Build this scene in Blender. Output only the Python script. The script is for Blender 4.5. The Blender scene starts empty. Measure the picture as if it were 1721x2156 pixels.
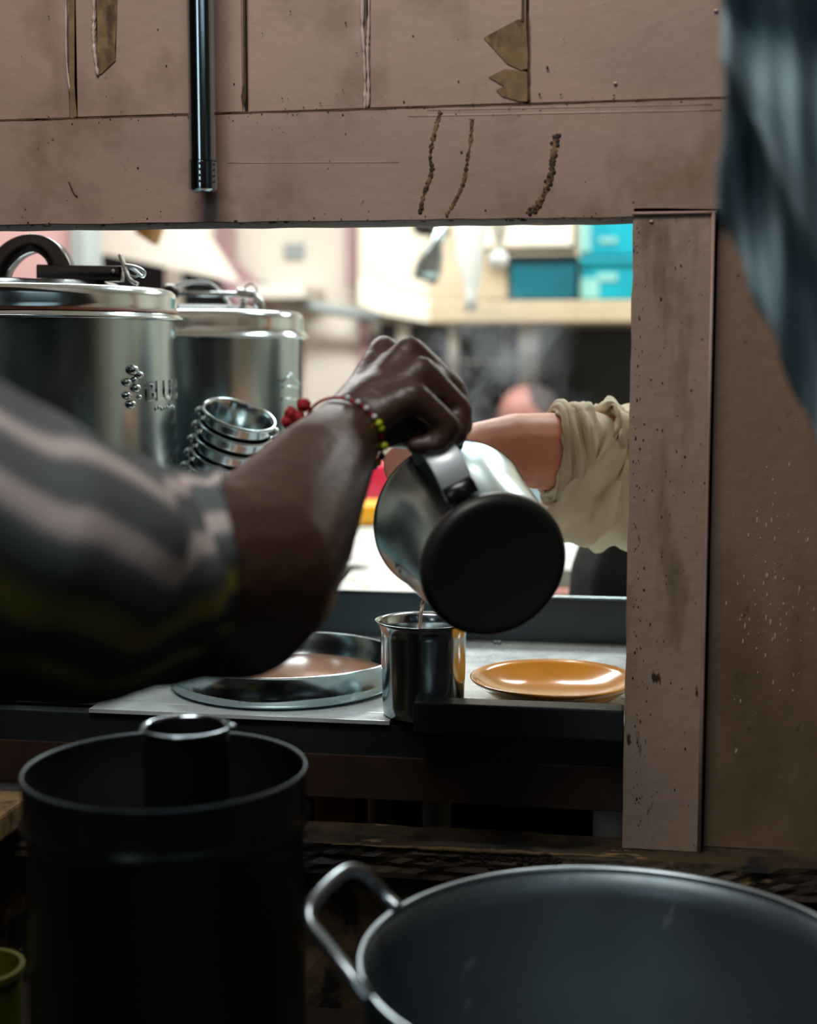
import bpy, bmesh, math, random
from mathutils import Vector, Matrix, Quaternion
random.seed(7)
R = math.radians
C = bpy.context.scene.collection
S = bpy.context.scene

# ------------------------------------------------------------------ camera
CAM = Vector((0.0, -1.2, 1.254))
YAW, PITCH, FPX = R(9.2), R(6.2), 3000.0
FWD = Vector((-math.sin(YAW)*math.cos(PITCH), math.cos(YAW)*math.cos(PITCH), -math.sin(PITCH)))
RGT = Vector((math.cos(YAW), math.sin(YAW), 0.0))
UPV = RGT.cross(FWD)
cam = bpy.data.cameras.new('camera'); co = bpy.data.objects.new('camera', cam); C.objects.link(co)
co.matrix_world = Matrix.Translation(CAM) @ Matrix((RGT, UPV, -FWD)).transposed().to_4x4()
cam.sensor_fit = 'VERTICAL'; cam.sensor_height = 36.0; cam.lens = 36.0*FPX/2156.0
cam.clip_start = 0.05
cam.dof.use_dof = True; cam.dof.focus_distance = 1.30; cam.dof.aperture_fstop = 3.4
S.camera = co

# ------------------------------------------------------------------ world, view, lamps
S.view_settings.view_transform = 'Standard'; S.view_settings.look = 'None'
S.view_settings.gamma = 1.0; S.view_settings.use_curve_mapping = False
S.view_settings.exposure = 0.0
w = bpy.data.worlds.new('world'); S.world = w; w.use_nodes = True
w.node_tree.nodes['Background'].inputs[0].default_value = (0.5, 0.62, 0.66, 1)
w.node_tree.nodes['Background'].inputs[1].default_value = 0.02
S.cycles.use_denoising = True
S.cycles.max_bounces = 8

def area(name, loc, target, sx, sy, power, col):
    l = bpy.data.lights.new(name, 'AREA'); l.shape = 'RECTANGLE'; l.size = sx; l.size_y = sy
    l.energy = power; l.color = col
    o = bpy.data.objects.new(name, l); C.objects.link(o); o.location = loc
    d = Vector(target)-Vector(loc); o.rotation_euler = d.to_track_quat('-Z', 'Y').to_euler()
    return o
# front room: high soft lamp, and daylight from an open doorway behind and left of the camera
area('front_lamp', (-0.30, -0.75, 2.35), (-0.15, 0.0, 1.55), 0.7, 0.5, 12.5, (1.0, 0.95, 0.90))
area('doorway_daylight', (-0.75, -2.3, 1.85), (-0.1, 0.0, 1.7), 0.4, 0.9, 2.6, (0.80, 0.93, 1.0))
area('front_fill_lamp', (0.9, -2.0, 2.4), (0.0, -0.2, 1.0), 1.4, 0.8, 2.4, (0.75, 0.93, 1.0))  # unseen fill, added to lift the dark foreground
# kitchen: ceiling tube panels
area('kitchen_lamp', (-0.9, 1.9, 2.5), (-0.9, 1.9, 0), 1.3, 0.5, 62, (0.98, 1.0, 0.97))
area('kitchen_lamp', (0.6, 2.2, 2.5), (0.6, 2.2, 0), 1.0, 0.5, 26, (0.98, 1.0, 0.97))
area('kitchen_lamp', (0.2, 0.9, 2.5), (0.2, 0.9, 0), 0.5, 0.2, 8, (0.86, 0.98, 1.0))

# ------------------------------------------------------------------ helpers
def P(px, py, d):
    return CAM + d*(FWD + RGT*((px-860.5)/FPX) - UPV*((py-1078)/FPX))
def ray(px, py): return FWD + RGT*((px-860.5)/FPX) - UPV*((py-1078)/FPX)
def PY(px, py, y): r = ray(px, py); return CAM + r*((y-CAM.y)/r.y)
def PZ(px, py, z): r = ray(px, py); return CAM + r*((z-CAM.z)/r.z)
def lin(c):
    c = [x/255.0 for x in c]
    return tuple((x/12.92 if x <= 0.04045 else ((x+0.055)/1.055)**2.4) for x in c)

def mat(name, rgb, rough=0.5, metal=0.0, var=0.0, vscale=8.0, spots=None, bump=0.0, bscale=60.0,
        spec=0.5, stretch=(1, 1, 1), rvar=0.0, sss=0.0, coat=0.0, alpha=1.0, trans=0.0):
    m = bpy.data.materials.new(name); m.use_nodes = True
    nt = m.node_tree; N = nt.nodes; L = nt.links; b = N['Principled BSDF']
    col = lin(rgb)
    b.inputs['Base Color'].default_value = (*col, 1); b.inputs['Roughness'].default_value = rough
    b.inputs['Metallic'].default_value = metal; b.inputs['Specular IOR Level'].default_value = spec
    if sss: b.inputs['Subsurface Weight'].default_value = sss; b.inputs['Subsurface Scale'].default_value = 0.01; b.inputs['Subsurface Radius'].default_value = (1, .3, .15)
    if coat: b.inputs['Coat Weight'].default_value = coat; b.inputs['Coat Roughness'].default_value = 0.1
    if trans: b.inputs['Transmission Weight'].default_value = trans
    if alpha < 1: b.inputs['Alpha'].default_value = alpha
    tc = N.new('ShaderNodeTexCoord'); mp = N.new('ShaderNodeMapping'); mp.inputs['Scale'].default_value = stretch
    L.new(tc.outputs['Object'], mp.inputs['Vector'])
    out = None
    if var or spots:
        n = N.new('ShaderNodeTexNoise'); n.inputs['Scale'].default_value = vscale; n.inputs['Detail'].default_value = 6
        L.new(mp.outputs[0], n.inputs['Vector'])
        r = N.new('ShaderNodeValToRGB'); r.color_ramp.elements[0].position = .3; r.color_ramp.elements[1].position = .7
        r.color_ramp.elements[0].color = (*[x*(1-var) for x in col], 1); r.color_ramp.elements[1].color = (*[min(1, x*(1+var)) for x in col], 1)
        L.new(n.outputs['Fac'], r.inputs[0]); out = r.outputs[0]
        for (srgb, sc, lo, hi, st) in (spots or []):
            n2 = N.new('ShaderNodeTexNoise'); n2.inputs['Scale'].default_value = sc; n2.inputs['Detail'].default_value = 4
            n2.inputs['Roughness'].default_value = .6
            mp2 = N.new('ShaderNodeMapping'); mp2.inputs['Scale'].default_value = st; mp2.inputs['Location'].default_value = (sc*.37, sc*.11, 3.1)
            L.new(tc.outputs['Object'], mp2.inputs['Vector']); L.new(mp2.outputs[0], n2.inputs['Vector'])
            mr = N.new('ShaderNodeMapRange'); mr.inputs[1].default_value = lo; mr.inputs[2].default_value = hi
            L.new(n2.outputs['Fac'], mr.inputs[0])
            mx = N.new('ShaderNodeMix'); mx.data_type = 'RGBA'; mx.inputs[7].default_value = (*lin(srgb), 1)
            L.new(mr.outputs[0], mx.inputs[0]); L.new(out, mx.inputs[6]); out = mx.outputs[2]
        L.new(out, b.inputs['Base Color'])
    if bump or rvar:
        n3 = N.new('ShaderNodeTexNoise'); n3.inputs['Scale'].default_value = bscale; n3.inputs['Detail'].default_value = 5
        L.new(mp.outputs[0], n3.inputs['Vector'])
        if bump:
            bp = N.new('ShaderNodeBump'); bp.inputs['Strength'].default_value = bump; bp.inputs['Distance'].default_value = 0.002
            L.new(n3.outputs['Fac'], bp.inputs['Height']); L.new(bp.outputs[0], b.inputs['Normal'])
        if rvar:
            mr = N.new('ShaderNodeMapRange'); mr.inputs[3].default_value = max(.02, rough-rvar); mr.inputs[4].default_value = rough+rvar
            L.new(n3.outputs['Fac'], mr.inputs[0]); L.new(mr.outputs[0], b.inputs['Roughness'])
    return m

PAINT = (158, 132, 118)
rust_spots = [((104, 80, 54), 9, .53, .78, (1, 1, .7)), ((70, 48, 30), 85, .70, .76, (1, 1, 1)), ((175, 160, 150), 60, .74, .78, (1, 1, 1))]
M = dict(
 paint=mat('painted_board', PAINT, .42, var=.12, vscale=6, spots=rust_spots, bump=.2, bscale=70, stretch=(1, 1, 1.6), rvar=.1),
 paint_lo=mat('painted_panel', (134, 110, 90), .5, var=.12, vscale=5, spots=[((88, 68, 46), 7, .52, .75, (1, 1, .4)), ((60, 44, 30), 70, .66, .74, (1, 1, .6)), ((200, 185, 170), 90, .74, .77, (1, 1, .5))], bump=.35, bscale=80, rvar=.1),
 paint_post=mat('painted_post', (154, 132, 116), .45, var=.1, vscale=9, spots=[((90, 74, 48), 14, .55, .75, (1.5, 1, .35)), ((58, 42, 26), 75, .66, .72, (1.3, 1, .5))], bump=.45, bscale=70, rvar=.1),
 grime=mat('grimy_wood', (62, 48, 30), .7, var=.5, vscale=30, spots=[((22, 18, 14), 22, .5, .6, (1, 1, 1)), ((150, 125, 85), 35, .62, .7, (.5, 1, 1))], bump=.9, bscale=60),
 bare=mat('bare_wood', (120, 94, 60), .75, var=.35, vscale=60, spots=[((66, 46, 26), 55, .5, .65, (1, 1, .4))], bump=.6, bscale=90),
 rust=mat('rust', (112, 84, 54), .8, var=.55, vscale=90, spots=[((48, 32, 20), 120, .5, .6, (1, 1, 1))], bump=.6, bscale=120),
 crust=mat('dark_crust', (38, 25, 16), .7, var=.3, vscale=80, bump=.5),
 seam=mat('seam_dirt', (70, 50, 32), .85, var=.4, vscale=40),
 caulk=mat('glossy_caulk', (190, 170, 162), .15, bump=.3),
 steel=mat('steel', (178, 192, 196), .17, 1, bump=.04, bscale=14, rvar=.07, var=.06, vscale=12, stretch=(1, 1, 1)),
 steel_soft=mat('brushed_steel', (160, 180, 184), .23, 1, bump=.05, bscale=20, rvar=.08, var=.1, vscale=5),
 steel_dk=mat('dark_steel', (70, 78, 82), .35, 1, bump=.1, bscale=30, rvar=.1, var=.2, vscale=10),
 worktop=mat('wet_steel', (222, 234, 236), .3, .35, bump=.35, bscale=55, rvar=.12, var=.15, vscale=20),
 handle_steel=mat('satin_steel', (225, 235, 240), .34, .15, bump=.05, bscale=20),
 chrome=mat('chrome', (175, 195, 205), .13, 1, bump=.05, bscale=30),
 alu=mat('aluminium', (100, 113, 119), .42, .75, var=.2, vscale=7, spots=[((160, 172, 178), 30, .66, .74, (1, 1, .5))], bump=.25, bscale=25, rvar=.08),
 alu_rim=mat('rubbed_aluminium_rim', (170, 185, 192), .3, 1, bump=.2, bscale=40),
 soot=mat('sooty_metal', (44, 48, 50), .38, .3, var=.3, vscale=12, bump=.15, bscale=20, rvar=.08),
 pot=mat('dark_pot_metal', (46, 50, 50), .32, .6, var=.2, vscale=14, bump=.1, bscale=20, rvar=.06),
 black=mat('black_plastic', (40, 40, 38), .42, spec=.4, bump=.08, bscale=60),
 blackgloss=mat('glossy_black', (14, 14, 15), .22, spec=.5),
 enamel=mat('enamel_side', (60, 66, 68), .28, .8, bump=.05, bscale=12),
 orange=mat('orange_ceramic', (206, 138, 44), .16, var=.12, vscale=18, spots=[((245, 235, 220), 95, .73, .76, (1, 1, 1))], coat=.6, bump=.05),
 tea=mat('milk_tea', (170, 126, 104), .12, var=.1, vscale=9, coat=.4),
 skin_dk=mat('deep_brown_skin', (62, 39, 30), .42, var=.12, vscale=25, bump=.45, bscale=130, spec=.5, rvar=.08),
 skin_lt=mat('light_skin', (214, 150, 124), .5, var=.15, vscale=16, spots=[((168, 96, 62), 12, .55, .72, (1, 1, 1))], bump=.25, bscale=90, sss=.1),
 hair=mat('black_hair', (18, 15, 14), .6, bump=.8, bscale=90),
 cream_cloth=mat('cream_cotton', (206, 198, 172), .85, var=.1, vscale=14, spots=[((120, 112, 84), 18, .62, .78, (1, 1, 1))], bump=.6, bscale=45),
 dark_cloth=mat('black_cloth', (20, 21, 22), .9, bump=.5, bscale=60),
 denim=mat('dark_trousers', (30, 34, 40), .9, bump=.5, bscale=80),
 bluecloth=mat('blue_grey_cloth', (120, 144, 154), .8, var=.25, vscale=9, bump=.5, bscale=35),
 red=mat('red_thread', (150, 18, 26), .8, bump=.8, bscale=200),
 beadw=mat('pale_bead', (190, 196, 200), .2), beadg=mat('lime_bead', (170, 178, 30), .3),
 pink=mat('pink_wall_paint', (214, 170, 170), .6, var=.05, bump=.1),
 mauve=mat('mauve_trim_paint', (186, 150, 156), .6, var=.05, bump=.1),
 greypaint=mat('grey_post_paint', (160, 170, 170), .5, var=.05, bump=.1),
 white=mat('warm_white_paint', (238, 230, 218), .6, var=.03, bump=.1, bscale=20),
 cream=mat('cream_wall', (236, 228, 210), .6, var=.04, bump=.1, bscale=20),
 tan=mat('tan_board', (196, 178, 148), .6, var=.08, bump=.15),
 tealdk=mat('deep_teal_plastic', (0, 92, 108), .4, var=.12, vscale=9, bump=.1),
 teal=mat('bright_teal_plastic', (0, 150, 168), .4, var=.15, vscale=8, bump=.1),
 teallt=mat('pale_teal_print', (130, 186, 180), .5, var=.1, vscale=8),
 glassdk=mat('dark_window_glass', (16, 34, 38), .12, spec=.6, var=.3, vscale=6, bump=.1, bscale=8),
 blackpanel=mat('black_panel', (12, 14, 15), .3),
 terrazzo=mat('speckled_stone', (226, 232, 228), .3, var=.06, vscale=9, spots=[((28, 46, 46), 17, .60, .66, (1, 1, 1)), ((170, 185, 180), 7, .5, .7, (1, 1, 1))]),
 yellow=mat('yellow_wrapper', (240, 170, 20), .35, var=.1), crimson=mat('crimson_wrapper', (196, 16, 60), .35),
 frontdark=mat('smoke_stained_wall', (92, 84, 76), .8, var=.3, vscale=4, bump=.3, bscale=20),
 concrete=mat('grey_floor', (96, 92, 86), .8, var=.2, vscale=5, bump=.3, bscale=30),
 bench=mat('sooty_bench', (42, 37, 32), .6, var=.4, vscale=8, bump=.4, bscale=30),
 olive=mat('olive_plastic', (84, 84, 22), .45, var=.1), brick=mat('red_brown_cloth', (92, 40, 28), .8),
 apron=mat('dark_counter_front', (46, 52, 54), .4, .5, var=.3, vscale=10, bump=.2, bscale=20),
 brownboard=mat('greasy_brown_board', (50, 32, 20), .6, var=.4, vscale=12, bump=.4),
 brownglass=mat('amber_shade', (150, 104, 34), .4, var=.1),
 plasticbag=mat('white_plastic', (226, 230, 226), .35, var=.05, bump=.8, bscale=18, trans=.15),
 stripe=None)

def tag(o, label=None, cat=None, group=None, kind=None):
    if label: o['label'] = label
    if cat: o['category'] = cat
    if group: o['group'] = group
    if kind: o['kind'] = kind
    return o
def empty(name, loc=(0, 0, 0), label=None, cat=None, group=None, kind=None):
    o = bpy.data.objects.new(name, None); C.objects.link(o); o.location = loc; o.empty_display_size = .02
    return tag(o, label, cat, group, kind)
def link(name, me, m, parent=None, smooth=True, world=True):
    o = bpy.data.objects.new(name, me); C.objects.link(o)
    if m is not None and not me.materials: me.materials.append(m)
    if smooth:
        for p in me.polygons: p.use_smooth = True
    if parent:
        o.parent = parent
        if world: o.matrix_parent_inverse = wm(parent).inverted()
    return o
def wm(o):
    m = Matrix.Translation(o.location) @ o.rotation_euler.to_matrix().to_4x4() if o.rotation_mode != 'QUATERNION' else Matrix.LocRotScale(o.location, o.rotation_quaternion, o.scale)
    return (wm(o.parent) @ o.matrix_parent_inverse @ m) if o.parent else m
def done(bm, name, m, parent=None, smooth=True, world=True, recalc=True):
    if recalc: bmesh.ops.recalc_face_normals(bm, faces=bm.faces)
    me = bpy.data.meshes.new(name); bm.to_mesh(me); bm.free()
    return link(name, me, m, parent, smooth, world)
def sharp(o, ang=35):
    me = o.data
    me.set_sharp_from_angle(angle=R(ang)); return o
def frame(axis):
    a = Vector(axis).normalized(); h = Vector((0, 0, 1)) if abs(a.z) < .9 else Vector((1, 0, 0))
    u = h.cross(a).normalized(); return u, a.cross(u), a
def lathe(bm, prof, seg=64, loc=(0, 0, 0), rot=None):
    """prof: (r, z) list"""
    T = Matrix.Translation(loc) @ (rot.to_4x4() if rot else Matrix.Identity(4)); rings = []
    for r, z in prof:
        if r < 1e-6: rings.append([bm.verts.new(T @ Vector((0, 0, z)))])
        else: rings.append([bm.verts.new(T @ Vector((r*math.cos(2*math.pi*i/seg), r*math.sin(2*math.pi*i/seg), z))) for i in range(seg)])
    for a, b in zip(rings, rings[1:]):
        for i in range(seg):
            j = (i+1) % seg
            if len(a) == 1 and len(b) == 1: continue
            if len(a) == 1: bm.faces.new((a[0], b[i], b[j]))
            elif len(b) == 1: bm.faces.new((a[i], b[0], a[j]))
            else: bm.faces.new((a[i], b[i], b[j], a[j]))
def smoothpath(pts, n=4, closed=False):
    out = []; k = len(pts); pts = [tuple(p) if not isinstance(p, Vector) else tuple(p) for p in pts]
    rng = range(k if closed else k-1)
    for i in rng:
        g = (lambda j: pts[j % k]) if closed else (lambda j: pts[max(0, min(k-1, j))])
        p0, p1, p2, p3 = g(i-1), g(i), g(i+1), g(i+2)
        for s in range(n):
            t = s/n
            out.append(tuple(.5*((2*b)+(-a+c)*t+(2*a-5*b+4*c-d)*t*t+(-a+3*b-3*c+d)*t**3) for a, b, c, d in zip(p0, p1, p2, p3)))
    if not closed: out.append(pts[-1])
    return out
def tube(bm, pts, rad, seg=12, closed=False, flat=1.0, caps=True, upv=None, uv=False):
    pts = [Vector(p) for p in pts]; n = len(pts)
    rad = rad if isinstance(rad, (list, tuple)) else [rad]*n
    rings = []; u = None
    for i in range(n):
        if closed: t = pts[(i+1) % n]-pts[i-1]
        else: t = pts[min(n-1, i+1)]-pts[max(0, i-1)]
        t.normalize()
        if upv is not None: u = (Vector(upv) - t*Vector(upv).dot(t)).normalized()
        elif u is None: u = frame(t)[0]
        else: u = (u-t*u.dot(t)).normalized()
        v = t.cross(u)
        rings.append([bm.verts.new(pts[i]+rad[i]*(u*math.cos(2*math.pi*k/seg)*flat+v*math.sin(2*math.pi*k/seg))) for k in range(seg)])
    lay = bm.loops.layers.uv.verify() if uv else None
    prs = list(zip(range(n), range(1, n))) + ([(n-1, 0)] if closed else [])
    for a, b in prs:
        for k in range(seg):
            j = (k+1) % seg
            f = bm.faces.new((rings[a][k], rings[a][j], rings[b][j], rings[b][k]))
            if uv:
                for lp, (uu, vv) in zip(f.loops, ((k, a), (k+1, a), (k+1, b), (k, b))): lp[lay].uv = (uu/seg, vv/(n-1))
    if caps and not closed:
        bm.faces.new(rings[0][::-1]); bm.faces.new(rings[-1])
    return rings
def box(bm, c0, c1, bevel=0.0):
    c0, c1 = Vector(c0), Vector(c1)
    r = bmesh.ops.create_cube(bm, size=1.0, matrix=Matrix.Translation((c0+c1)/2) @ Matrix.Diagonal((*[abs(x) for x in (c1-c0)], 1)))
    if bevel:
        es = list({e for v in r['verts'] for e in v.link_edges})
        bmesh.ops.bevel(bm, geom=es, offset=bevel, segments=2, affect='EDGES', profile=.6)
def prism(bm, poly, y0, y1):
    a = [bm.verts.new((x, y0, z)) for x, z in poly]; b = [bm.verts.new((x, y1, z)) for x, z in poly]
    bm.faces.new(a); bm.faces.new(b[::-1])
    for i in range(len(poly)):
        j = (i+1) % len(poly); bm.faces.new((a[i], b[i], b[j], a[j]))
def ball(bm, c, r, seg=12, q=None):
    r = r if isinstance(r, (tuple, list)) else (r, r, r)
    bmesh.ops.create_uvsphere(bm, u_segments=seg, v_segments=max(6, seg//2+2), radius=1,
        matrix=Matrix.Translation(c) @ (q.to_matrix().to_4x4() if q else Matrix.Identity(4)) @ Matrix.Diagonal((*r, 1)))
def capsule(bm, pts, rad, seg=14):
    """tapered chain with round ends, for the voxel union"""
    pts = [Vector(p) for p in pts]
    for (a, ra), (b, rb) in zip(zip(pts, rad), zip(pts[1:], rad[1:])):
        tube(bm, [a, b], [ra, rb], seg)
    for p, r in zip(pts, rad): ball(bm, p, r*1.0, 14)
def organic(name, bm, m, parent, voxel=.004, it=4, extra=None):
    me = bpy.data.meshes.new(name+'_raw'); bmesh.ops.recalc_face_normals(bm, faces=bm.faces); bm.to_mesh(me); bm.free()
    o = bpy.data.objects.new('raw', me); C.objects.link(o)
    r = o.modifiers.new('r', 'REMESH'); r.mode = 'VOXEL'; r.voxel_size = voxel
    s = o.modifiers.new('s', 'SMOOTH'); s.factor = .6; s.iterations = it
    dg = bpy.context.evaluated_depsgraph_get()
    me2 = bpy.data.meshes.new_from_object(o.evaluated_get(dg)); me2.name = name
    bpy.data.objects.remove(o); me2.materials.clear()
    return link(name, me2, m, parent)
def simple_box(name, c0, c1, m, parent=None, bevel=.0015, **kw):
    bm = bmesh.new(); box(bm, c0, c1, bevel); o = done(bm, name, m, parent, smooth=False); tag(o, **kw); return o

# ------------------------------------------------------------------ the two rooms
XL, XR, YF, YB, ZC = -2.6, 1.9, -2.4, 3.4, 2.75
def struct(name, c0, c1, m): return simple_box(name, c0, c1, m, None, 0, kind='structure')
struct('floor', (XL, YF, -.1), (XR, YB, 0), M['concrete'])
struct('ceiling', (XL, YF, ZC), (XR, .02, ZC+.1), M['frontdark'])
struct('ceiling', (XL, .02, ZC), (XR, YB, ZC+.1), M['white'])
struct('wall_back', (XL, YB, 0), (XR, YB+.1, ZC), M['white'])
struct('wall_left', (XL-.1, .06, 0), (XL, YB, ZC), M['white'])
struct('wall_left', (XL-.1, YF, 0), (XL, .06, ZC), M['frontdark'])
struct('wall_right', (XR, .06, 0), (XR+.1, YB, ZC), M['cream'])
struct('wall_right', (XR, YF, 0), (XR+.1, .06, ZC), M['frontdark'])
struct('wall_rear', (XL, YF-.1, 0), (XR, YF, ZC), M['frontdark'])

# ------------------------------------------------------------------ partition with its serving hatch
TH = .055
wf = empty('wall_front', (0, 0, 0), kind='structure')
wf['label'] = 'worn pinkish brown painted board partition around the serving hatch'
def top_z(px): return PY(px, 256-.0315*px, 0).z     # upper edge line of the lintel
def xw(px, py=240): return PY(px, py, 0).x
joints = [XL, xw(-420), xw(148), xw(515), xw(772), xw(1108), xw(1560), XR]
for i, (a, b) in enumerate(zip(joints, joints[1:])):
    bm = bmesh.new(); g = .0013
    pa = 860+(a-xw(860))/(xw(861)-xw(860)); pb = 860+(b-xw(860))/(xw(861)-xw(860))
    za, zb = top_z(max(-900, min(1900, pa))), top_z(max(-900, min(1900, pb)))
    prism(bm, [(a+g, za+.001), (b-g, zb+.001), (b-g, ZC), (a+g, ZC)], .004+.0015*(i % 2), TH-.01)
    bmesh.ops.bevel(bm, geom=[e for e in bm.edges], offset=.0018, segments=2, affect='EDGES')
    done(bm, 'plank', M['paint'], wf, smooth=False)
# dirt-filled backing seen in the seams
simple_box('seam_backing', (XL, .012, top_z(0)-.03), (XR, TH-.012, ZC), M['seam'], wf, 0)
# lintel
xl0, xr0 = XL, xw(1534, 440)
bm = bmesh.new()
zbL, zbM, zbR = PY(0, 470, 0).z, PY(700, 462, 0).z, PY(1330, 440+22, 0).z
top = []; bot = []
n = 60
for px in sorted([-900+i*(1534+900)/n for i in range(n+1)]+[1334.9, 1335.1]):
    x = xw(px, 460)
    jit = random.uniform(-.0004, .0004)
    zb = PY(px, 474-.0125*px if px < 1335 else 440, 0).z
    bot.append((x, zb+jit)); top.append((x, top_z(px)-.001+random.uniform(-.0004, .0004)))
prism(bm, bot+top[::-1], -.004, TH-.001)
lint = done(bm, 'lintel', M['paint'], wf, smooth=False)
bm = bmesh.new(); box(bm, (XL, 0, zbL), (xw(-900, 460), TH, top_z(0)), 0); done(bm, 'lintel', M['paint'], wf, smooth=False)
bm = bmesh.new(); vv = [[bm.verts.new((x, y, z-.0006-(.0015 if 0 < k < 3 else 0)*abs(math.sin(i*1.7)))) for k, y in enumerate((-.0035, .012, .035, TH))] for i, (x, z) in enumerate(bot)]
for a_, b_ in zip(vv, vv[1:]):
    for k in range(3): bm.faces.new((a_[k], b_[k], b_[k+1], a_[k+1]))
done(bm, 'dark_underside', M['grime'], wf, recalc=False)  # dark strip added to tone down the underside lit from the kitchen
# faint raised lap line along the lintel
bm = bmesh.new()
tube(bm, [PY(px, 345-.004*px, -.0038) for px in range(480, 900, 60)], .0006, 6, flat=1)
tube(bm, [PY(px, 262-.02*px+0, -.0038) for px in range(860, 1530, 60)], .0009, 6, flat=.5)
tube(bm, [PY(px, 250-.02*px+0, -.0038) for px in range(900, 1530, 60)], .0006, 6)
done(bm, 'lap_ridge', M['paint'], wf)
# post and panel right of the hatch
zs = .838
SILLZ = PY(1000, 1783, -.02).z
xpl, xpr = PY(1328, 800, 0).x, PY(1497, 800, 0).x
bm = bmesh.new()
pl = [(xpl+random.uniform(-.0006, .0006), SILLZ+(PY(1330, 446, 0).z-SILLZ)*t/30) for t in range(31)]
pr = [(xpr+random.uniform(-.0004, .0004), z) for x, z in pl]
prism(bm, pl+pr[::-1], -.002, TH)
done(bm, 'post', M['paint_post'], wf, smooth=False)
bm = bmesh.new(); tube(bm, [(xpr-.001, -.0035, z) for z in [SILLZ, SILLZ+.15, SILLZ+.35, PY(1330, 448, 0).z]], .0016, 8); done(bm, 'corner_bead', M['paint'], wf)
bm = bmesh.new(); tube(bm, [(xpl-.001+i*.0075, -.0035, PY(1330, 447, 0).z-.0015) for i in range(10)], .0015, 8); done(bm, 'corner_bead', M['paint'], wf)
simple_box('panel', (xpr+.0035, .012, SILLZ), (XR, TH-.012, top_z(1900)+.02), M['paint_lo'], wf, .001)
simple_box('groove_backing', (xpr-.002, .03, SILLZ), (xpr+.01, TH-.005, top_z(1500)-.02), M['seam'], wf, 0)
# left jamb outside the picture
xjl = xw(-700)
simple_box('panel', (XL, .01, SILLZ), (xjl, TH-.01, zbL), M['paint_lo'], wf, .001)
simple_box('post', (xjl, -.002, SILLZ), (xjl+.065, TH, zbL), M['paint_post'], wf, .001)
# sill: rough worn plank, and flaking wall below
def rough_slab(name, x0, x1, y0, y1, z0, z1, m, parent, amp, nx=140, ny=5, nz=6, seed=1, **kw):
    rnd = random.Random(seed); bm = bmesh.new()
    def grid(fn, a, b):
        vs = [[bm.verts.new(fn(i/a, j/b)) for j in range(b+1)] for i in range(a+1)]
        for i in range(a):
            for j in range(b): bm.faces.new((vs[i][j], vs[i+1][j], vs[i+1][j+1], vs[i][j+1]))
    ph = [rnd.uniform(0, 6) for _ in range(6)]
    def wob(u, v): return amp*(math.sin(u*41+ph[0])*.4+math.sin(u*97+ph[1]+v*5)*.35+math.sin(u*211+v*13+ph[2])*.3+rnd.uniform(-.45, .45))
    edge = {}
    def key(i, j, tag_): return edge.setdefault((i, j, tag_), wob(i, j))
    X = lambda u: x0+(x1-x0)*u
    grid(lambda u, v: (X(u), y0+(y1-y0)*v - (amp*.5*math.sin(u*63) if v == 0 else 0), z1+key(u, 0, 't')*.35*(1 if v < .99 else 1)), nx, ny)
    grid(lambda u, v: (X(u), y0+(key(u, v, 'f') if 0 < v < 1 else 0) - (amp*.5*math.sin(u*63) if v == 1 else 0), z0+(z1-z0)*v+(key(u, 0, 't')*.35 if v == 1 else 0)), nx, nz)
    box(bm, (x0, y0+amp*1.3, z0), (x1, y1, z1-amp*.6), 0)
    o = done(bm, name, m, parent, smooth=False); tag(o, **kw); return o
rough_slab('sill', XL, XR, -.03, .026, SILLZ-.028, SILLZ, M['grime'], wf, .0035, 380)
rough_slab('lower_wall', XL, XR, .0, TH-.005, 0, SILLZ-.027, mat('flaking_plaster', (92, 72, 48), .8, var=.4, vscale=25, spots=[((18, 15, 12), 16, .5, .58, (1, 1, .6)), ((150, 128, 100), 40, .66, .72, (1, 1, .6))], bump=1, bscale=50), wf, .003, 380, 2, 60, seed=4)
# bright worn lip on the sill edge
bm = bmesh.new()
pts = [PY(px, 1778+.045*(px-900)+8+random.uniform(-1, 1), -.033) for px in range(700, 1330, 14)]
tube(bm, pts, [.0004+.0022*math.exp(-((i-22)/13)**2)*random.uniform(.7, 1.1) for i in range(len(pts))], 6)
done(bm, 'worn_edge', M['bare'], wf)
# flakes of dark crust along the sill
bm = bmesh.new(); rc = random.Random(3)
for i in range(150):
    px = rc.uniform(900, 1180); py = 1792+.05*(px-900)+abs(rc.gauss(0, 9))
    ball(bm, PY(px, py, -.032), (rc.uniform(.001, .004), .0012, rc.uniform(.001, .003)), 6)
o = done(bm, 'dark_flakes', M['crust'], wf); o['kind'] = 'stuff'

# paint damage -------------------------------------------------------
def chip(pxs, y, m, name, th=.0012):
    bm = bmesh.new(); pr_ = [PY(a, b, y) for a, b in pxs]; prism(bm, [(p.x, p.z) for p in pr_], y-th, y+.0005)
    bmesh.ops.triangulate(bm, faces=[f for f in bm.faces if len(f.verts) > 4])
    return done(bm, name, m, wf, smooth=False)
chip([(1019, 80), (1052, 62), (1090, 42), (1108, 40), (1112, 120), (1111, 145), (1098, 148), (1068, 134), (1048, 112)], .004, M['bare'], 'bare_patch')
chip([(1030, 163), (1062, 146), (1070, 146), (1110, 152), (1112, 214), (1092, 213), (1058, 203), (1045, 190), (1062, 182), (1046, 172)], .004, M['bare'], 'bare_patch')
chip([(203, -40), (248, -40), (246, 60), (243, 100), (244, 128), (228, 143), (214, 156), (207, 158), (204, 120), (206, 60)], .004, M['bare'], 'bare_patch')
chip([(146, -40), (158, -40), (158, 180), (163, 245), (152, 250), (147, 180)], .003, M['bare'], 'bare_patch')
chip([(512, -40), (517, -40), (518, 120), (519, 205), (515, 224), (508, 205), (513, 180)], .003, M['seam'], 'bare_patch')
chip([(1100, -40), (1103, -40), (1103, 45), (1098, 45)], .003, M['seam'], 'bare_patch')
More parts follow.
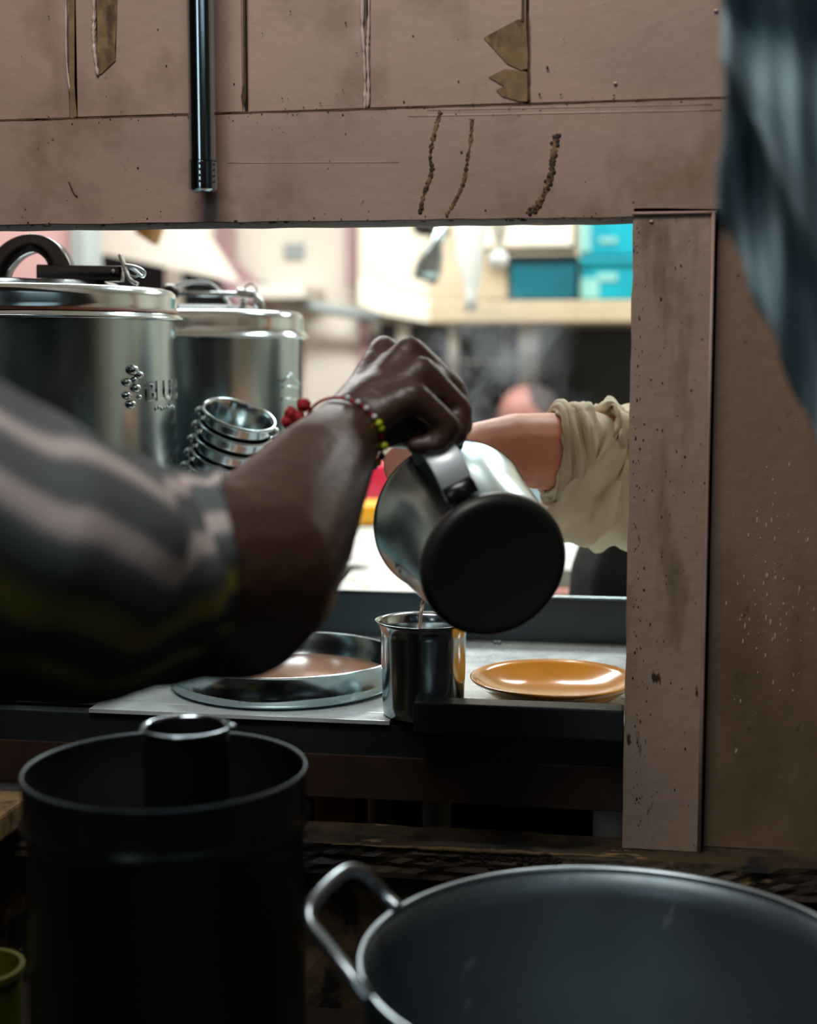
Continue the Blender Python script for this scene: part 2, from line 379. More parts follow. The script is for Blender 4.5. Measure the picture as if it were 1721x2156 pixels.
def line(pxs, y, r, m, name, blob=0, seed=0):
    rr = random.Random(seed); bm = bmesh.new()
    pts = [PY(a, b, y) for a, b in smoothpath(pxs, 6)]
    rad = [r*(1+(rr.uniform(-.6, .8) if blob else rr.uniform(-.2, .2))) for _ in pts]
    tube(bm, pts, rad, 6, upv=(1, 0, 0)); o = done(bm, name, m, wf); return o
line([(140, -30), (139, 60), (141, 140), (150, 200)], .003, .0008, M['caulk'], 'caulk_bead', 1, 2)
line([(197, -30), (198, 30), (197, 70), (199, 110), (206, 160)], .003, .0013, M['caulk'], 'caulk_bead', 1, 3)
line([(764, -30), (763, 50), (767, 120), (769, 190), (768, 228)], .003, .0012, M['caulk'], 'caulk_bead', 1, 5)
line([(778, -30), (776, 60), (774, 110), (776, 180), (774, 228)], .003, .0011, M['caulk'], 'caulk_bead', 1, 6)
line([(1112, 30), (1113, 90), (1113, 150), (1113, 215)], .003, .0008, M['seam'], 'seam_line', 1, 7)
for k in range(4):   # dirty line where planks meet the lintel
    a = -40+k*400; line([(a, 256-.0315*a), (a+130, 254-.0315*(a+130)), (a+250, 257-.0315*(a+250)), (a+400, 256-.0315*(a+400))], .001, .0009, M['seam'], 'seam_line', 1, 10+k)
def drip(pxs, seed, big):
    rr = random.Random(seed); pts = smoothpath(pxs, 14); bm = bmesh.new()
    tube(bm, [PY(a, b, -.0042) for a, b in pts], [.0021*rr.uniform(.35, 1.25)*(.6+big*.6) for i in range(len(pts))], 8, flat=1)
    for v in bm.verts: v.co.y = -.0042+(v.co.y+.0042)*.2
    o = done(bm, 'rust_drip', M['rust'], wf); o['kind'] = 'stuff'
    bm = bmesh.new()
    for i in range(int(16+26*big)):
        a, b = pts[rr.randrange(len(pts))]
        r = rr.uniform(.0005, .0013)*(.8+.5*big)
        ball(bm, PY(a+rr.uniform(-6, 6)*big, b+rr.uniform(-4, 4), -.0042), (r, r*.5, r*1.1), 8)
    o = done(bm, 'rust_crumbs', M['crust'], wf); o['kind'] = 'stuff'
drip([(928, 235), (915, 280), (906, 330), (910, 360), (893, 410), (884, 450)], 1, .6)
drip([(994, 250), (992, 290), (984, 340), (976, 385), (955, 430), (940, 452)], 2, .35)
drip([(1172, 285), (1165, 330), (1160, 370), (1150, 400), (1130, 435), (1112, 450)], 3, 1.2)
bm = bmesh.new(); rr = random.Random(11)
for i in range(230):
    px = rr.uniform(0, 1530); py = rr.choice([rr.uniform(0, 460), rr.gauss(256-.0315*px, 6), rr.gauss(256-.0315*px, 20), rr.gauss(470-.0125*px, 7)])
    r = min(.0014, abs(rr.gauss(.0001, .00035))+.0002); y = -.0041 if py > 250-.0315*px else .0035
    ball(bm, PY(px, py, y), (r, r*.4, r*rr.uniform(.8, 1.5)), 6)
for i in range(230):
    px = rr.choice([rr.uniform(1335, 1490), rr.gauss(1342, 6)]); py = rr.uniform(460, 1780)
    r = min(.0012, abs(rr.gauss(.0001, .0003))+.0002)
    if px > 1332: ball(bm, PY(px, py, -.0022), (r, r*.4, r*rr.uniform(.8, 2.2)), 6)
o = done(bm, 'dirt_specks', M['crust'], wf); o['kind'] = 'stuff'
bm = bmesh.new()
for i in range(90):
    px = rr.gauss(1625, 45); py = rr.gauss(1250, 130); r = rr.uniform(.0003, .0008)
    if px > 1515: ball(bm, PY(px, py, .0118), (r, r*.4, r*rr.uniform(1, 4)), 6)
for (px, py) in ((1508, 22), (1420, 312), (1372, 466), (1488, 450), (890, 445), (1296, 175)):
    ball(bm, PY(px, py, -.003 if py > 220 else .004), (.0018, .001, .0012), 8)
o = done(bm, 'paint_nicks', M['caulk'], wf); o['kind'] = 'stuff'
line([(145, 383), (150, 395), (156, 408), (163, 414)], -.0042, .0007, M['seam'], 'scratch', 0, 4)
bm = bmesh.new(); 
for i in range(120):   # greasy lumps along the lintel underside
    px = rr.uniform(-20, 1325); ball(bm, PY(px, 474-.0125*px+rr.uniform(-3, 3), rr.uniform(-.003, .01)), (rr.uniform(.001, .004), .002, rr.uniform(.0006, .0016)), 6)
o = done(bm, 'grease_crumbs', M['grime'], wf); o['kind'] = 'stuff'

# wooden block at far left below the hatch
b0 = PY(-120, 1690, -.03); b1 = PY(52, 1790, -.03)
simple_box('wooden_block', (b0.x, -.09, SILLZ+.0005), (b1.x, -.005, SILLZ+.024), M['bare'], None, .003,
           label='small worn wooden block lying on the sill at the left edge', cat='wood block')

# ------------------------------------------------------------------ hanging metal pipe
pc = PY(428, 405, -.026)
pt = empty('metal_pipe', pc, 'slim blue-grey metal pipe hanging in front of the painted lintel', 'pipe')
rp = .0112
bm = bmesh.new(); lathe(bm, [(rp, .026), (rp, .6), (rp, 1.35), (0, 1.35)], 32, pc); o = done(bm, 'tube', M['chrome'], pt); sharp(o)
bm = bmesh.new(); lathe(bm, [(0, 0), (rp*.8, 0), (rp+.0006, .002), (rp+.0009, .006), (rp+.0009, .0245), (rp-.0006, .0255), (rp-.0006, .027)], 32, pc); o = done(bm, 'end_cap', M['chrome'], pt); sharp(o, 50)
bm = bmesh.new()
for i in range(4):
    for s in range(3):
        a = R(-84+s*60); z = .008+i*.0048
        ball(bm, pc+Vector((math.cos(a)*(rp+.0007), math.sin(a)*(rp+.0007), z)), (.0013, .0013, .0013), 8)
o = done(bm, 'vent_holes', M['black'], pt); o['kind'] = 'stuff'
bm = bmesh.new(); box(bm, pc+Vector((-.02, -.013, .5)), pc+Vector((.02, .031, .52)), .002); done(bm, 'bracket', M['steel_dk'], pt, smooth=False)

# ------------------------------------------------------------------ worktop
WZ = .93
yb = PZ(1000, 1348, WZ).y; xr_in = xpl-.001
WX0, WX1 = XL+.02, 1.2
wt = empty('worktop', (-.2, .03, WZ), 'wet stainless steel worktop sheet with a raised dark back edge behind the hatch', 'worktop')
WXL = PY(-60, 1500, .03).x
simple_box('sheet', (-.95, TH+.004, WZ-.004), (WX1, yb, WZ), M['worktop'], wt, .001)
xg = PY(822, 1528, .034).x
simple_box('sheet', (-.5, .03, WZ-.004), (xg, TH+.004, WZ), M['worktop'], wt, .0005)
zu = PY(1000, 1256, yb).z
simple_box('back_edge', (PY(560, 1256, yb).x, yb, WZ-.03), (WX1, yb+.012, zu), M['steel_dk'], wt, .002)
bm = bmesh.new(); tube(bm, [(PY(560, 1256, yb).x, yb+.004, zu), (WX1, yb+.004, zu)], .003, 8); done(bm, 'rolled_edge', M['steel_soft'], wt)
simple_box('front_panel', (xjl+.068, .034, PY(1000, 1690, .034).z), (xr_in+.2 if False else xr_in, TH-.002, WZ-.005), M['apron'], wt, .001)
simple_box('front_board', (xjl+.068, .031, PY(1000, 1690, .034).z-.001), (xr_in, .034, PY(1000, 1600, .034).z), M['brownboard'], wt, .001)
rz = PY(1100, 1486, .008).z
rl = simple_box('counter_rail', (PY(870, 1475, .008).x, .006, rz-.028), (xr_in, .0295, rz), M['soot'], None, .002,
           label='dark metal rail along the front of the worktop beside the post', cat='rail')
# left stone shelf for the canisters, speckled table behind
sc0 = simple_box('stone_shelf', (-1.4, yb+.013, .05), (PY(560, 1256, yb).x-.01, .95, WZ), M['steel_dk'], None, .003,
           label='dark metal side counter carrying the two big lidded canisters', cat='counter')
tb = empty('speckled_table', (-.1, 1.2, 0), 'bright white table with black speckles beyond the worktop', 'table')
TX0 = PY(560, 1256, yb).x+.0
simple_box('table_top', (-.95, .98, WZ-.03), (.9, 1.95, WZ), M['terrazzo'], tb, .003)
simple_box('table_top', (TX0, yb+.02, WZ-.03), (-.13, .979, WZ), M['terrazzo'], tb, .003)
for x, y in ((-.9, 1.88), (.84, 1.88), (-.17, yb+.08), (TX0+.03, yb+.08)):
    simple_box('leg', (x-.025, y-.025, 0), (x+.025, y+.025, WZ-.03), M['steel_dk'], tb, .002)
simple_box('leg', (-.93, .2, 0), (-.88, .25, WZ-.004), M['steel_dk'], wt, .002)
simple_box('leg', (1.12, .1, 0), (1.17, .15, WZ-.004), M['steel_dk'], wt, .002)
# lower shelf under the worktop with odds and ends
LZ = .775
ls = empty('lower_shelf', (0, .2, LZ), 'greasy brown shelf under the worktop seen through the low gap', 'shelf')
simple_box('shelf_board', (-.85, TH+.01, LZ-.02), (1.0, yb-.035, LZ), M['brownboard'], ls, .002)
simple_box('dark_gap_board', (-.85, yb-.034, LZ-.02), (1.0, yb-.02, WZ-.045), M['brownboard'], ls, .002)  # dark board added so the gap under the worktop stays dark
def tin(px, d, r, h, m, label, cat='tin'):
    p = P(px, 1700, d); bm = bmesh.new()
    lathe(bm, [(0, 0), (r*.95, 0), (r, .003), (r, h*.9), (r*1.04, h*.93), (r*1.04, h), (r*.97, h), (r*.95, .004), (0, .004)], 32, (p.x, p.y, LZ))
    o = done(bm, 'tin', m, None); sharp(o); tag(o, label, cat); return o
tin(920, 1.40, .014, .05, M['white'], 'small pale tin in the gap under the worktop, left of centre')
tin(1285, 1.40, .0165, .045, M['white'], 'small pale tin in the gap under the worktop, beside the post')
tin(800, 1.42, .012, .055, M['tan'], 'small tan tin in the gap under the worktop')
tin(705, 1.38, .02, .06, M['brownglass'], 'wide brown jar in the gap under the worktop, beside the tall pot', 'jar')

# ------------------------------------------------------------------ canisters
def on_cyl(c, r, ang, z):   # ang from the camera direction, positive to the right
    base = math.atan2(CAM.y-c.y, CAM.x-c.x); a = base+ang
    return Vector((c.x+r*math.cos(a), c.y+r*math.sin(a), z))
def canister(px, d, zflange, r, label):
    c = P(px, 900, d); c.z = WZ
    t = empty('canister', c, label, 'canister', 'large lidded steel canisters'); H = zflange-WZ
    bm = bmesh.new(); lathe(bm, [(0, 0), (r-.01, 0), (r-.002, .004), (r, .012), (r, H-.035), (r+.001, H-.003), (r+.001, H), (r-.003, H)], 96, c)
    sharp(done(bm, 'body', M['steel_soft'], t), 60)
    bm = bmesh.new(); h = .029
    lathe(bm, [(r-.002, H-.0025), (r+.0085, H-.003), (r+.0095, H-.0015), (r+.008, H+.0005), (r+.0045, H+.003), (r+.003, H+.006), (r+.002, H+.012),
               (r+.002, H+h-.009), (r+.0008, H+h-.004), (r-.003, H+h-.0005), (r-.009, H+h+.001), (r-.05, H+h+.003), (r-.062, H+h+.0075), (r-.07, H+h+.009), (0, H+h+.0105)], 96, c)
    done(bm, 'lid', M['steel'], t)
    return t, c, H, h
cz1 = P(60, 662, 1.35).z
t1, c1, H1, h1 = canister(60, 1.505, cz1, .155, 'near left canister with a black arched lid handle and raised lettering')
bm = bmesh.new(); lathe(bm, [(.1595, H1+.0045), (.1588, H1+.0068), (.1578, H1+.0078)], 96, c1); done(bm, 'stained_seam', mat('brown_residue', (120, 60, 26), .5, var=.3, vscale=60), t1)
def lidpt(c, px, py, d): return P(px, py, d)
# arched handle (flat band, wide), made in the plane facing the camera
def arch(bm, pts, w, t):
    pts = [Vector(p) for p in smoothpath(pts, 5)]; fy = Vector((FWD.x, FWD.y, 0)).normalized(); rings = []
    for i, p in enumerate(pts):
        tg = (pts[min(len(pts)-1, i+1)]-pts[max(0, i-1)]).normalized(); nn = tg.cross(fy).normalized()
        ww, tt = (w[i] if isinstance(w, list) else w), (t(i/(len(pts)-1)) if callable(t) else t)
        rings.append([bm.verts.new(p+fy*a*ww*.5+nn*b*tt*.5) for a, b in ((-1, -.8), (-.8, -1), (.8, -1), (1, -.8), (1, .8), (.8, 1), (-.8, 1), (-1, .8))])
    for A, B in zip(rings, rings[1:]):
        for k in range(8): bm.faces.new((A[k], A[(k+1) % 8], B[(k+1) % 8], B[k]))
    bm.faces.new(rings[0][::-1]); bm.faces.new(rings[-1])
dh = 1.47
bm = bmesh.new()
arch(bm, [P(-8, 590, dh), P(5, 556, dh), P(38, 524, dh), P(78, 513, dh), P(112, 530, dh), P(130, 560, dh), P(136, 590, dh)], .028, lambda s: .018+.006*abs(2*s-1))
o = done(bm, 'lid_handle', M['blackgloss'], t1); o['label'] = 'black arched plastic handle'
bm = bmesh.new()
a, b = P(82, 574, dh-.01), P(258, 577, dh-.01)
arch(bm, [a, a.lerp(b, .12), a.lerp(b, .5), b], .02, .0155)
o = done(bm, 'lever', M['blackgloss'], t1); o['label'] = 'black lever bar across the lid'
bm = bmesh.new(); ball(bm, P(239, 571, dh-.022), .0022, 10); done(bm, 'rivet', M['steel'], t1)
bm = bmesh.new()
arch(bm, [P(290, 598, dh-.02), P(276, 590, dh-.02), P(266, 573, dh-.02), P(260, 554, dh-.02), P(253, 536, dh-.02)], .010, .0035)
tube(bm, [Vector(p) for p in smoothpath([P(264, 558, dh-.03), P(285, 562, dh-.032), P(304, 572, dh-.03), P(300, 582, dh-.02), P(280, 566, dh-.01), P(264, 560, dh-.01)], 4)], .0016, 8)
tube(bm, [Vector(p) for p in smoothpath([P(270, 578, dh-.02), P(284, 583, dh-.02), P(296, 577, dh-.02)], 4)], .0011, 6)
done(bm, 'clasp', M['steel'], t1)
# embossed lettering bent round the body
def emboss(text, c, r, ang0, z, size, parent, name, width=None, th=.0014):
    cu = bpy.data.curves.new('t', 'FONT'); cu.body = text; cu.size = size; cu.extrude = th/2; cu.offset = size*.012; cu.resolution_u = 3
    o = bpy.data.objects.new('t', cu); C.objects.link(o); dg = bpy.context.evaluated_depsgraph_get()
    me = bpy.data.meshes.new_from_object(o.evaluated_get(dg)); bpy.data.objects.remove(o)
    wd = max(v.co.x for v in me.vertices); sx = (width/wd) if width else 1
    for v in me.vertices:
        q = on_cyl(c, r+th/2+v.co.z, ang0+v.co.x*sx/r, z+v.co.y); v.co = q
    me.materials.clear(); return link(name, me, M['steel'], parent, smooth=False)
r1 = .155
zt = P(330, 846, 1.40).z
emboss('BLUE E', c1, r1, R(47), zt, .0285, t1, 'raised_lettering', .102)
bm = bmesh.new()
for i in range(9):
    ball(bm, on_cyl(c1, r1, R(54+i*2.3), zt-.0085+.001*math.sin(i*2.1)), (.0016, .0016, .0022), 8)
o = done(bm, 'raised_small_marks', M['steel'], t1); o['kind'] = 'stuff'
bm = bmesh.new()
for (dx, dz, s) in ((-.004, .031, 1.3), (.005, .026, 1.0), (-.012, .019, 1), (-.002, .021, .8), (0, .013, 1.1), (-.012, .006, 1), (-.007, -.003, 1.1), (.005, .004, .6)):
    q = on_cyl(c1, r1, R(42)+dx/r1, zt+dz); n_ = Vector((q.x-c1.x, q.y-c1.y, 0)).normalized()
    ball(bm, q, (.0054*s, .0054*s, .0042*s), 12)
o = done(bm, 'raised_cluster_emblem', M['steel'], t1)
# second canister
cz2 = P(430, 706, 1.645).z
t2, c2, H2, h2 = canister(431, 1.768, cz2, .1215, 'far canister behind, with a bare metal bail on its lid and roof shaped emblem')
zt2 = P(590, 838, 1.6).z
r1 = .1215
emboss('T', c2, r1, R(42), zt2+.004, .022, t2, 'raised_lettering')
bm = bmesh.new()
def cp(a, z): return on_cyl(c2, r1+.0006, a, zt2+z)
for pth in ([(R(50), .016), (R(58), .026), (R(71), .013)], [(R(50), .010), (R(60), .011), (R(69), .009)], [(R(49), -.004), (R(60), -.004), (R(69), -.005)]):
    q = [cp(a, z) for a, z in pth]; tube(bm, [q[0], q[0].lerp(q[1], .5), q[1], q[1].lerp(q[2], .5), q[2]], .0014, 6)
done(bm, 'raised_roof_emblem', M['steel'], t2)
db = 1.76
bm = bmesh.new(); arch(bm, [P(345, 612, db), P(372, 601, db), P(410, 594, db), P(445, 599, db), P(470, 622, db), P(490, 652, db)], .018, .004); done(bm, 'bail_handle', M['steel'], t2)
bm = bmesh.new(); tube(bm, [P(372, 618, db-.02), P(530, 620, db-.02)], .0032, 10); tube(bm, [P(512, 648, db-.02), P(512, 628, db-.02)], .004, 10); done(bm, 'locking_bar', M['steel'], t2)
bm = bmesh.new(); tube(bm, [P(500, 612, db-.02), P(535, 618, db-.02), P(545, 636, db-.02), P(552, 652, db-.02)], [.003, .004, .006, .005], 10)
tube(bm, [Vector(p) for p in smoothpath([P(528+13*math.cos(k*.9), 612+13*math.sin(k*.9), db-.02) for k in range(7)], 3, True)], .0014, 6, True); done(bm, 'clasp', M['steel'], t2)
bm = bmesh.new(); ball(bm, P(358, 616, db-.03), (.012, .012, .0105), 16); o = done(bm, 'knob', M['blackgloss'], t2); o['label'] = 'round black knob'
bm = bmesh.new(); tube(bm, [P(345, 616, db-.025), P(345, 650, db-.025)], .004, 8); done(bm, 'knob_stem', M['steel'], t2)

# ------------------------------------------------------------------ nested cups in a holder
ct = P(505, 870, 1.56); CS = 1.56/1.33
axis = Vector((0, 0, 0)); axis = (RGT*.33 + Vector((0, 0, 1)) - Vector((FWD.x, FWD.y, 0))*.33).normalized()
hold_c = ct-axis*.115; 
hb = empty('utensil_holder', (hold_c.x, hold_c.y, WZ), 'tall plain steel holder under the leaning stack of small cups', 'holder')
bm = bmesh.new(); HH = .155; lathe(bm, [(0, 0), (.034, 0), (.036, .003), (.036, HH), (.0345, HH), (.034, .005), (0, .005)], 48, (hold_c.x, hold_c.y, WZ)); sharp(done(bm, 'holder_body', M['steel_dk'], hb))
qr = axis.to_track_quat('Z', 'Y')
rc_ = .0345
proto = None
words = ['topmost, open mouth showing', 'second from the top', 'third from the top', 'fourth from the top', 'fifth from the top', 'lowest']
for i in range(6):
    if proto is None:
        bm = bmesh.new()
        lathe(bm, [(0, -.062), (.02, -.062), (.0235, -.0595), (.0285, -.03), (.0315, -.004), (.0328, -.0012), (rc_, 0), (rc_+.0012, -.0008), (rc_+.0012, -.0026), (rc_-.0004, -.003), (.0322, -.0036),
                   (.0318, -.005), (.0328, -.010), (.0318, -.0135), (.0305, -.0145)], 56)
        me = bpy.data.meshes.new('cup'); bmesh.ops.recalc_face_normals(bm, faces=bm.faces); bm.to_mesh(me); bm.free()
        proto = bpy.data.objects.new('steel_cup', me); C.objects.link(proto); me.materials.append(M['steel'])
        for p_ in me.polygons: p_.use_smooth = True
        lugs = []
        for s in (-1, 1):
            bm = bmesh.new(); ball(bm, Vector((s*.0362, 0, -.0088)), (.0046, .0050, .0050), 14)
            lo = done(bm, 'lug', M['steel'], None); lo.parent = proto; lugs.append(lo)
        cup = proto
    else:
        cup = proto.copy(); C.objects.link(cup)
        for lo in lugs:
            l2 = lo.copy(); C.objects.link(l2); l2.parent = cup
    cup.rotation_mode = 'QUATERNION'
    zr = RGT - axis*RGT.dot(axis); zr.normalize(); yy = axis.cross(zr)
    cup.rotation_quaternion = Matrix((zr, yy, axis)).transposed().to_quaternion()
    off = RGT*(random.uniform(-.0012, .0012))
    cup.location = ct - axis*.0145*CS*i + off; cup.scale = (CS, CS, CS)
    tag(cup, 'small steel cup in the leaning nested stack, ' + words[i], 'cup', 'small steel cups nested in a leaning stack')

# ------------------------------------------------------------------ round pan with milk tea
pcn = PZ(598, 1375, WZ+.032); pcn.z = WZ
pt_ = empty('round_pan', pcn, 'wide round steel pan of milky brown tea at the front of the worktop', 'pan')
rp_ = .112
bm = bmesh.new(); lathe(bm, [(0, 0), (rp_-.008, 0), (rp_-.002, .003), (rp_, .006), (rp_-.0005, .009), (rp_+.0005, .0105), (rp_, .012), (rp_, .030), (rp_+.0012, .0315), (rp_, .0325), (rp_-.002, .0315), (rp_-.002, .019), (rp_-.005, .016), (rp_-.005, .005), (rp_-.01, .003), (0, .003)], 96, pcn); sharp(done(bm, 'pan_body', M['steel'], pt_), 70)
bm = bmesh.new(); lathe(bm, [(rp_-.0055, .0095), (rp_-.02, .0100), (0, .0100)], 64, pcn); tag(done(bm, 'milk_tea', M['tea'], pt_), 'milky brown tea in the pan')

# ------------------------------------------------------------------ tumbler
tc_ = P(892, 1305, 1.292); th_ = tc_.z-WZ
tt = Vector((tc_.x, tc_.y, WZ))
tb_ = empty('steel_tumbler', tt, 'tall steel tumbler with a flared rim under the pouring jug', 'tumbler')
bm = bmesh.new()
lathe(bm, [(0, .001), (.034, 0), (.0365, .002), (.0372, .012), (.0385, .05), (.0392, th_-.014), (.0395, th_-.008), (.0415, th_-.003), (.0442, th_), (.0432, th_+.0004), (.0405, th_-.003), (.0385, th_-.010), (.0375, .05), (.036, .006), (0, .004)], 72, tt)
done(bm, 'tumbler_body', M['steel'], tb_)
bm = bmesh.new(); lathe(bm, [(.0383, th_-.018), (.03, th_-.0172), (0, th_-.017)], 48, tt); tag(done(bm, 'tea_inside', M['tea'], tb_), 'tea nearly filling the tumbler')

# ------------------------------------------------------------------ orange plate
pp = PZ(1166, 1447, WZ+.014); pp.z = WZ
pe = empty('orange_plate', pp, 'shallow glazed orange plate with water drops beside the post', 'plate')
R_ = .0785
bm = bmesh.new(); lathe(bm, [(0, .003), (.035, .003), (.036, .0005), (.039, .0005), (.040, .003), (.060, .009), (.074, .0185), (R_, .0225), (R_+.0005, .024), (R_-.0012, .0248), (.072, .021), (.058, .0125), (.04, .007), (0, .0055)], 96, pp); done(bm, 'dish', M['orange'], pe)
bm = bmesh.new(); rr = random.Random(5)
for i in range(70):
    a = rr.uniform(0, 6.3); q = rr.uniform(.1, .96); rad = q*.074
    z = .0057+(max(0, rad-.04)/.034)**1.5*.0155
    s = rr.uniform(.0005, .0014); ball(bm, pp+Vector((rad*math.cos(a), rad*math.sin(a), z+.0002)), (s, s, s*.5), 8)
o = done(bm, 'water_drops', mat('water', (250, 250, 250), .05, trans=.6, spec=.8), pe); o['kind'] = 'stuff'
bm = bmesh.new()
for i in range(160):
    q = PZ(rr.uniform(1000, 1320), rr.uniform(1352, 1400), WZ); s = rr.uniform(.0006, .002)
    ball(bm, q, (s, s, s*.4), 8)
o = done(bm, 'splashed_drops', mat('splash', (240, 250, 250), .05, trans=.5, spec=.8), wt); o['kind'] = 'stuff'

# ------------------------------------------------------------------ pouring jug
jb = P(1046, 1196, 1.075); jm = P(953, 1090, 1.178)
jax = (jm-jb).normalized(); JL = (jm-jb).length
ju = empty('steel_jug', jb, 'steel jug with a black base tipped to pour into the tumbler', 'jug')
Q = jax.to_track_quat('Z', 'Y').to_matrix()
r0, r1_ = 158/FPX*1.075, 166/FPX*1.178
bm = bmesh.new()
lathe(bm, [(r0*.985, .006), (r0*1.0, .010), (r0+(r1_-r0)*.5, JL*.5), (r1_, JL-.004), (r1_+.0016, JL-.001), (r1_+.0012, JL+.001), (r1_-.001, JL), (r1_-.0015, JL-.004), (r0+(r1_-r0)*.5-.0015, JL*.5), (r0-.002, .012), (0, .010)], 96, jb, Q)
sharp(done(bm, 'jug_body', M['enamel'] if False else M['steel_soft'], ju), 60)
bm = bmesh.new(); lathe(bm, [(0, .0), (r0*.86, 0), (r0*.93, -.0008), (r0*.975, .0012), (r0+.001, .005), (r0+.0012, .0095), (r0-.0005, .0105)], 96, jb, Q)
o = done(bm, 'base', M['black'], ju); o['label'] = 'matt black base disc'
bm = bmesh.new(); lathe(bm, [(r1_+.0008, JL-.0005), (r1_+.0022, JL+.0002), (r1_+.0016, JL+.0018), (r1_-.0002, JL+.0012)], 96, jb, Q); done(bm, 'rim', M['blackgloss'], ju)
# handle: outwards direction as seen up-left of the axis
mid = P(968, 1030, 1.09)
odir = (P(935, 960, 1.06)-jb.lerp(jm, .35)); odir = (odir-jax*odir.dot(jax)).normalized()
side = jax.cross(odir)
def jp(a, o_, s=0): return jb+jax*a+odir*o_+side*s
rs = r0+(r1_-r0)*.3
def strap(bm, pts, wdt, t):
    pts = [Vector(p) for p in smoothpath(pts, 6)]; rings = []
    for i, p in enumerate(pts):
        tg = (pts[min(len(pts)-1, i+1)]-pts[max(0, i-1)]).normalized(); nn = side.cross(tg).normalized()
        rings.append([bm.verts.new(p+side*a*wdt*.5+nn*b*t*.5) for a, b in ((-1, -.6), (-.9, -1), (.9, -1), (1, -.6), (1, .6), (.9, 1), (-.9, 1), (-1, .6))])
    for A, B in zip(rings, rings[1:]):
        for k in range(8): bm.faces.new((A[k], A[(k+1) % 8], B[(k+1) % 8], B[k]))
    bm.faces.new(rings[0][::-1]); bm.faces.new(rings[-1])
bm = bmesh.new(); strap(bm, [jp(.022, rs-.001), jp(.020, rs+.012), jp(.024, rs+.026), jp(.040, rs+.034), jp(.075, rs+.034), jp(.092, rs+.026), jp(.098, rs+.012), jp(.098, rs+.002)], .025, .0035)
o = done(bm, 'handle', M['handle_steel'], ju)
bm = bmesh.new(); strap(bm, [jp(.012, rs-.0005), jp(.016, rs+.007), jp(.022, rs+.008), jp(.034, rs+.001)], .024, .005)
o = done(bm, 'handle_mount', M['blackgloss'], ju)
bm = bmesh.new()   # stream of tea leaving the jug lip
lp = P(893, 1262, 1.19); lq = Vector((tc_.x-.004, tc_.y, WZ+th_-.018))
tube(bm, [Vector(p) for p in smoothpath([lp+Vector((.004, 0, .012)), lp, lp.lerp(lq, .4)+Vector((-.001, .002, .004)), lq], 5)], [.0022-.00005*i for i in range(16)], 10)
o = done(bm, 'tea_stream', mat('pale_tea_stream', (205, 190, 175), .1, trans=.4), None); tag(o, 'thin stream of tea falling from the jug lip into the tumbler', 'liquid')
bm = bmesh.new()
for (px, py) in ((835, 1190), (843, 1202), (866, 1225), (878, 1240), (1043, 1352), (1052, 1353)):
    ball(bm, P(px, py, 1.13 if px < 1000 else 1.075), (.0014, .0014, .0016), 8)
done(bm, 'drip', M['steel'], ju)['kind'] = 'stuff'

# ------------------------------------------------------------------ front room: bench, tall pot, wok
BZ = .69
bn = empty('bench', (0, -.3, 0), 'dark sooty cooking bench in front of the partition', 'bench')
simple_box('bench_top', (-.75, -.56, BZ-.04), (1.2, -.035, BZ), M['bench'], bn, .004)
for x in (-.7, 1.12):
    for y in (-.52, -.1): simple_box('leg', (x-.03, y-.03, 0), (x+.03, y+.03, BZ-.04), M['bench'], bn, .003)
pc_ = P(349, 1613, .95); pb = Vector((pc_.x, pc_.y, BZ)); PH = pc_.z-BZ; pr2 = 299/FPX*.95
tp = empty('tall_pot', pb, 'tall dark round pot with a thin bright rim at lower left', 'pot')
bm = bmesh.new()
lathe(bm, [(0, 0), (pr2-.012, 0), (pr2-.004, .004), (pr2-.002, .012), (pr2-.003, PH-.042), (pr2+.0005, PH-.036), (pr2+.002, PH-.033), (pr2+.0005, PH-.030), (pr2-.001, PH-.026), (pr2-.001, PH-.002), (pr2-.0022, PH-.0015), (pr2-.0022, PH-.03), (pr2-.008, PH-.04), (pr2-.008, .006), (0, .006)], 96, pb)
sharp(done(bm, 'pot_body', M['pot'], tp), 60)
bm = bmesh.new(); lathe(bm, [(pr2-.0024, PH-.0016), (pr2-.002, PH-.0002), (pr2-.0012, PH), (pr2-.0006, PH-.0016)], 96, pb); o = done(bm, 'pot_rim', M['alu'], tp)
bm = bmesh.new(); lathe(bm, [(pr2-.0085, PH-.13), (0, PH-.13)], 48, pb); done(bm, 'dark_brew', mat('dark_brew', (20, 12, 8), .25), tp)
mc = P(391, 1526, .965); mz = PH-.11+BZ
sv = empty('measuring_tube', (mc.x, mc.y, mz), 'slim steel cylinder standing inside the tall dark pot', 'cup')
mr_ = 94/FPX*.965
bm = bmesh.new(); hh = mc.z-mz; lathe(bm, [(0, 0), (mr_-.002, 0), (mr_-.001, .003), (mr_-.001, hh-.002), (mr_-.003, hh-.002), (mr_-.003, .003), (0, .003)], 64, (mc.x, mc.y, mz)); sharp(done(bm, 'cylinder_wall', M['pot'], sv), 60)
bm = bmesh.new(); lathe(bm, [(mr_-.003, hh-.002), (mr_-.002, hh), (mr_, hh-.0002), (mr_+.0008, hh-.0014), (mr_-.0005, hh-.0024)], 64, (mc.x, mc.y, mz)); q = mc+RGT*(mr_+.0012)-Vector((0, 0, .001)); ball(bm, q, (.003, .003, .0018), 10); done(bm, 'rolled_rim', M['chrome'], sv)

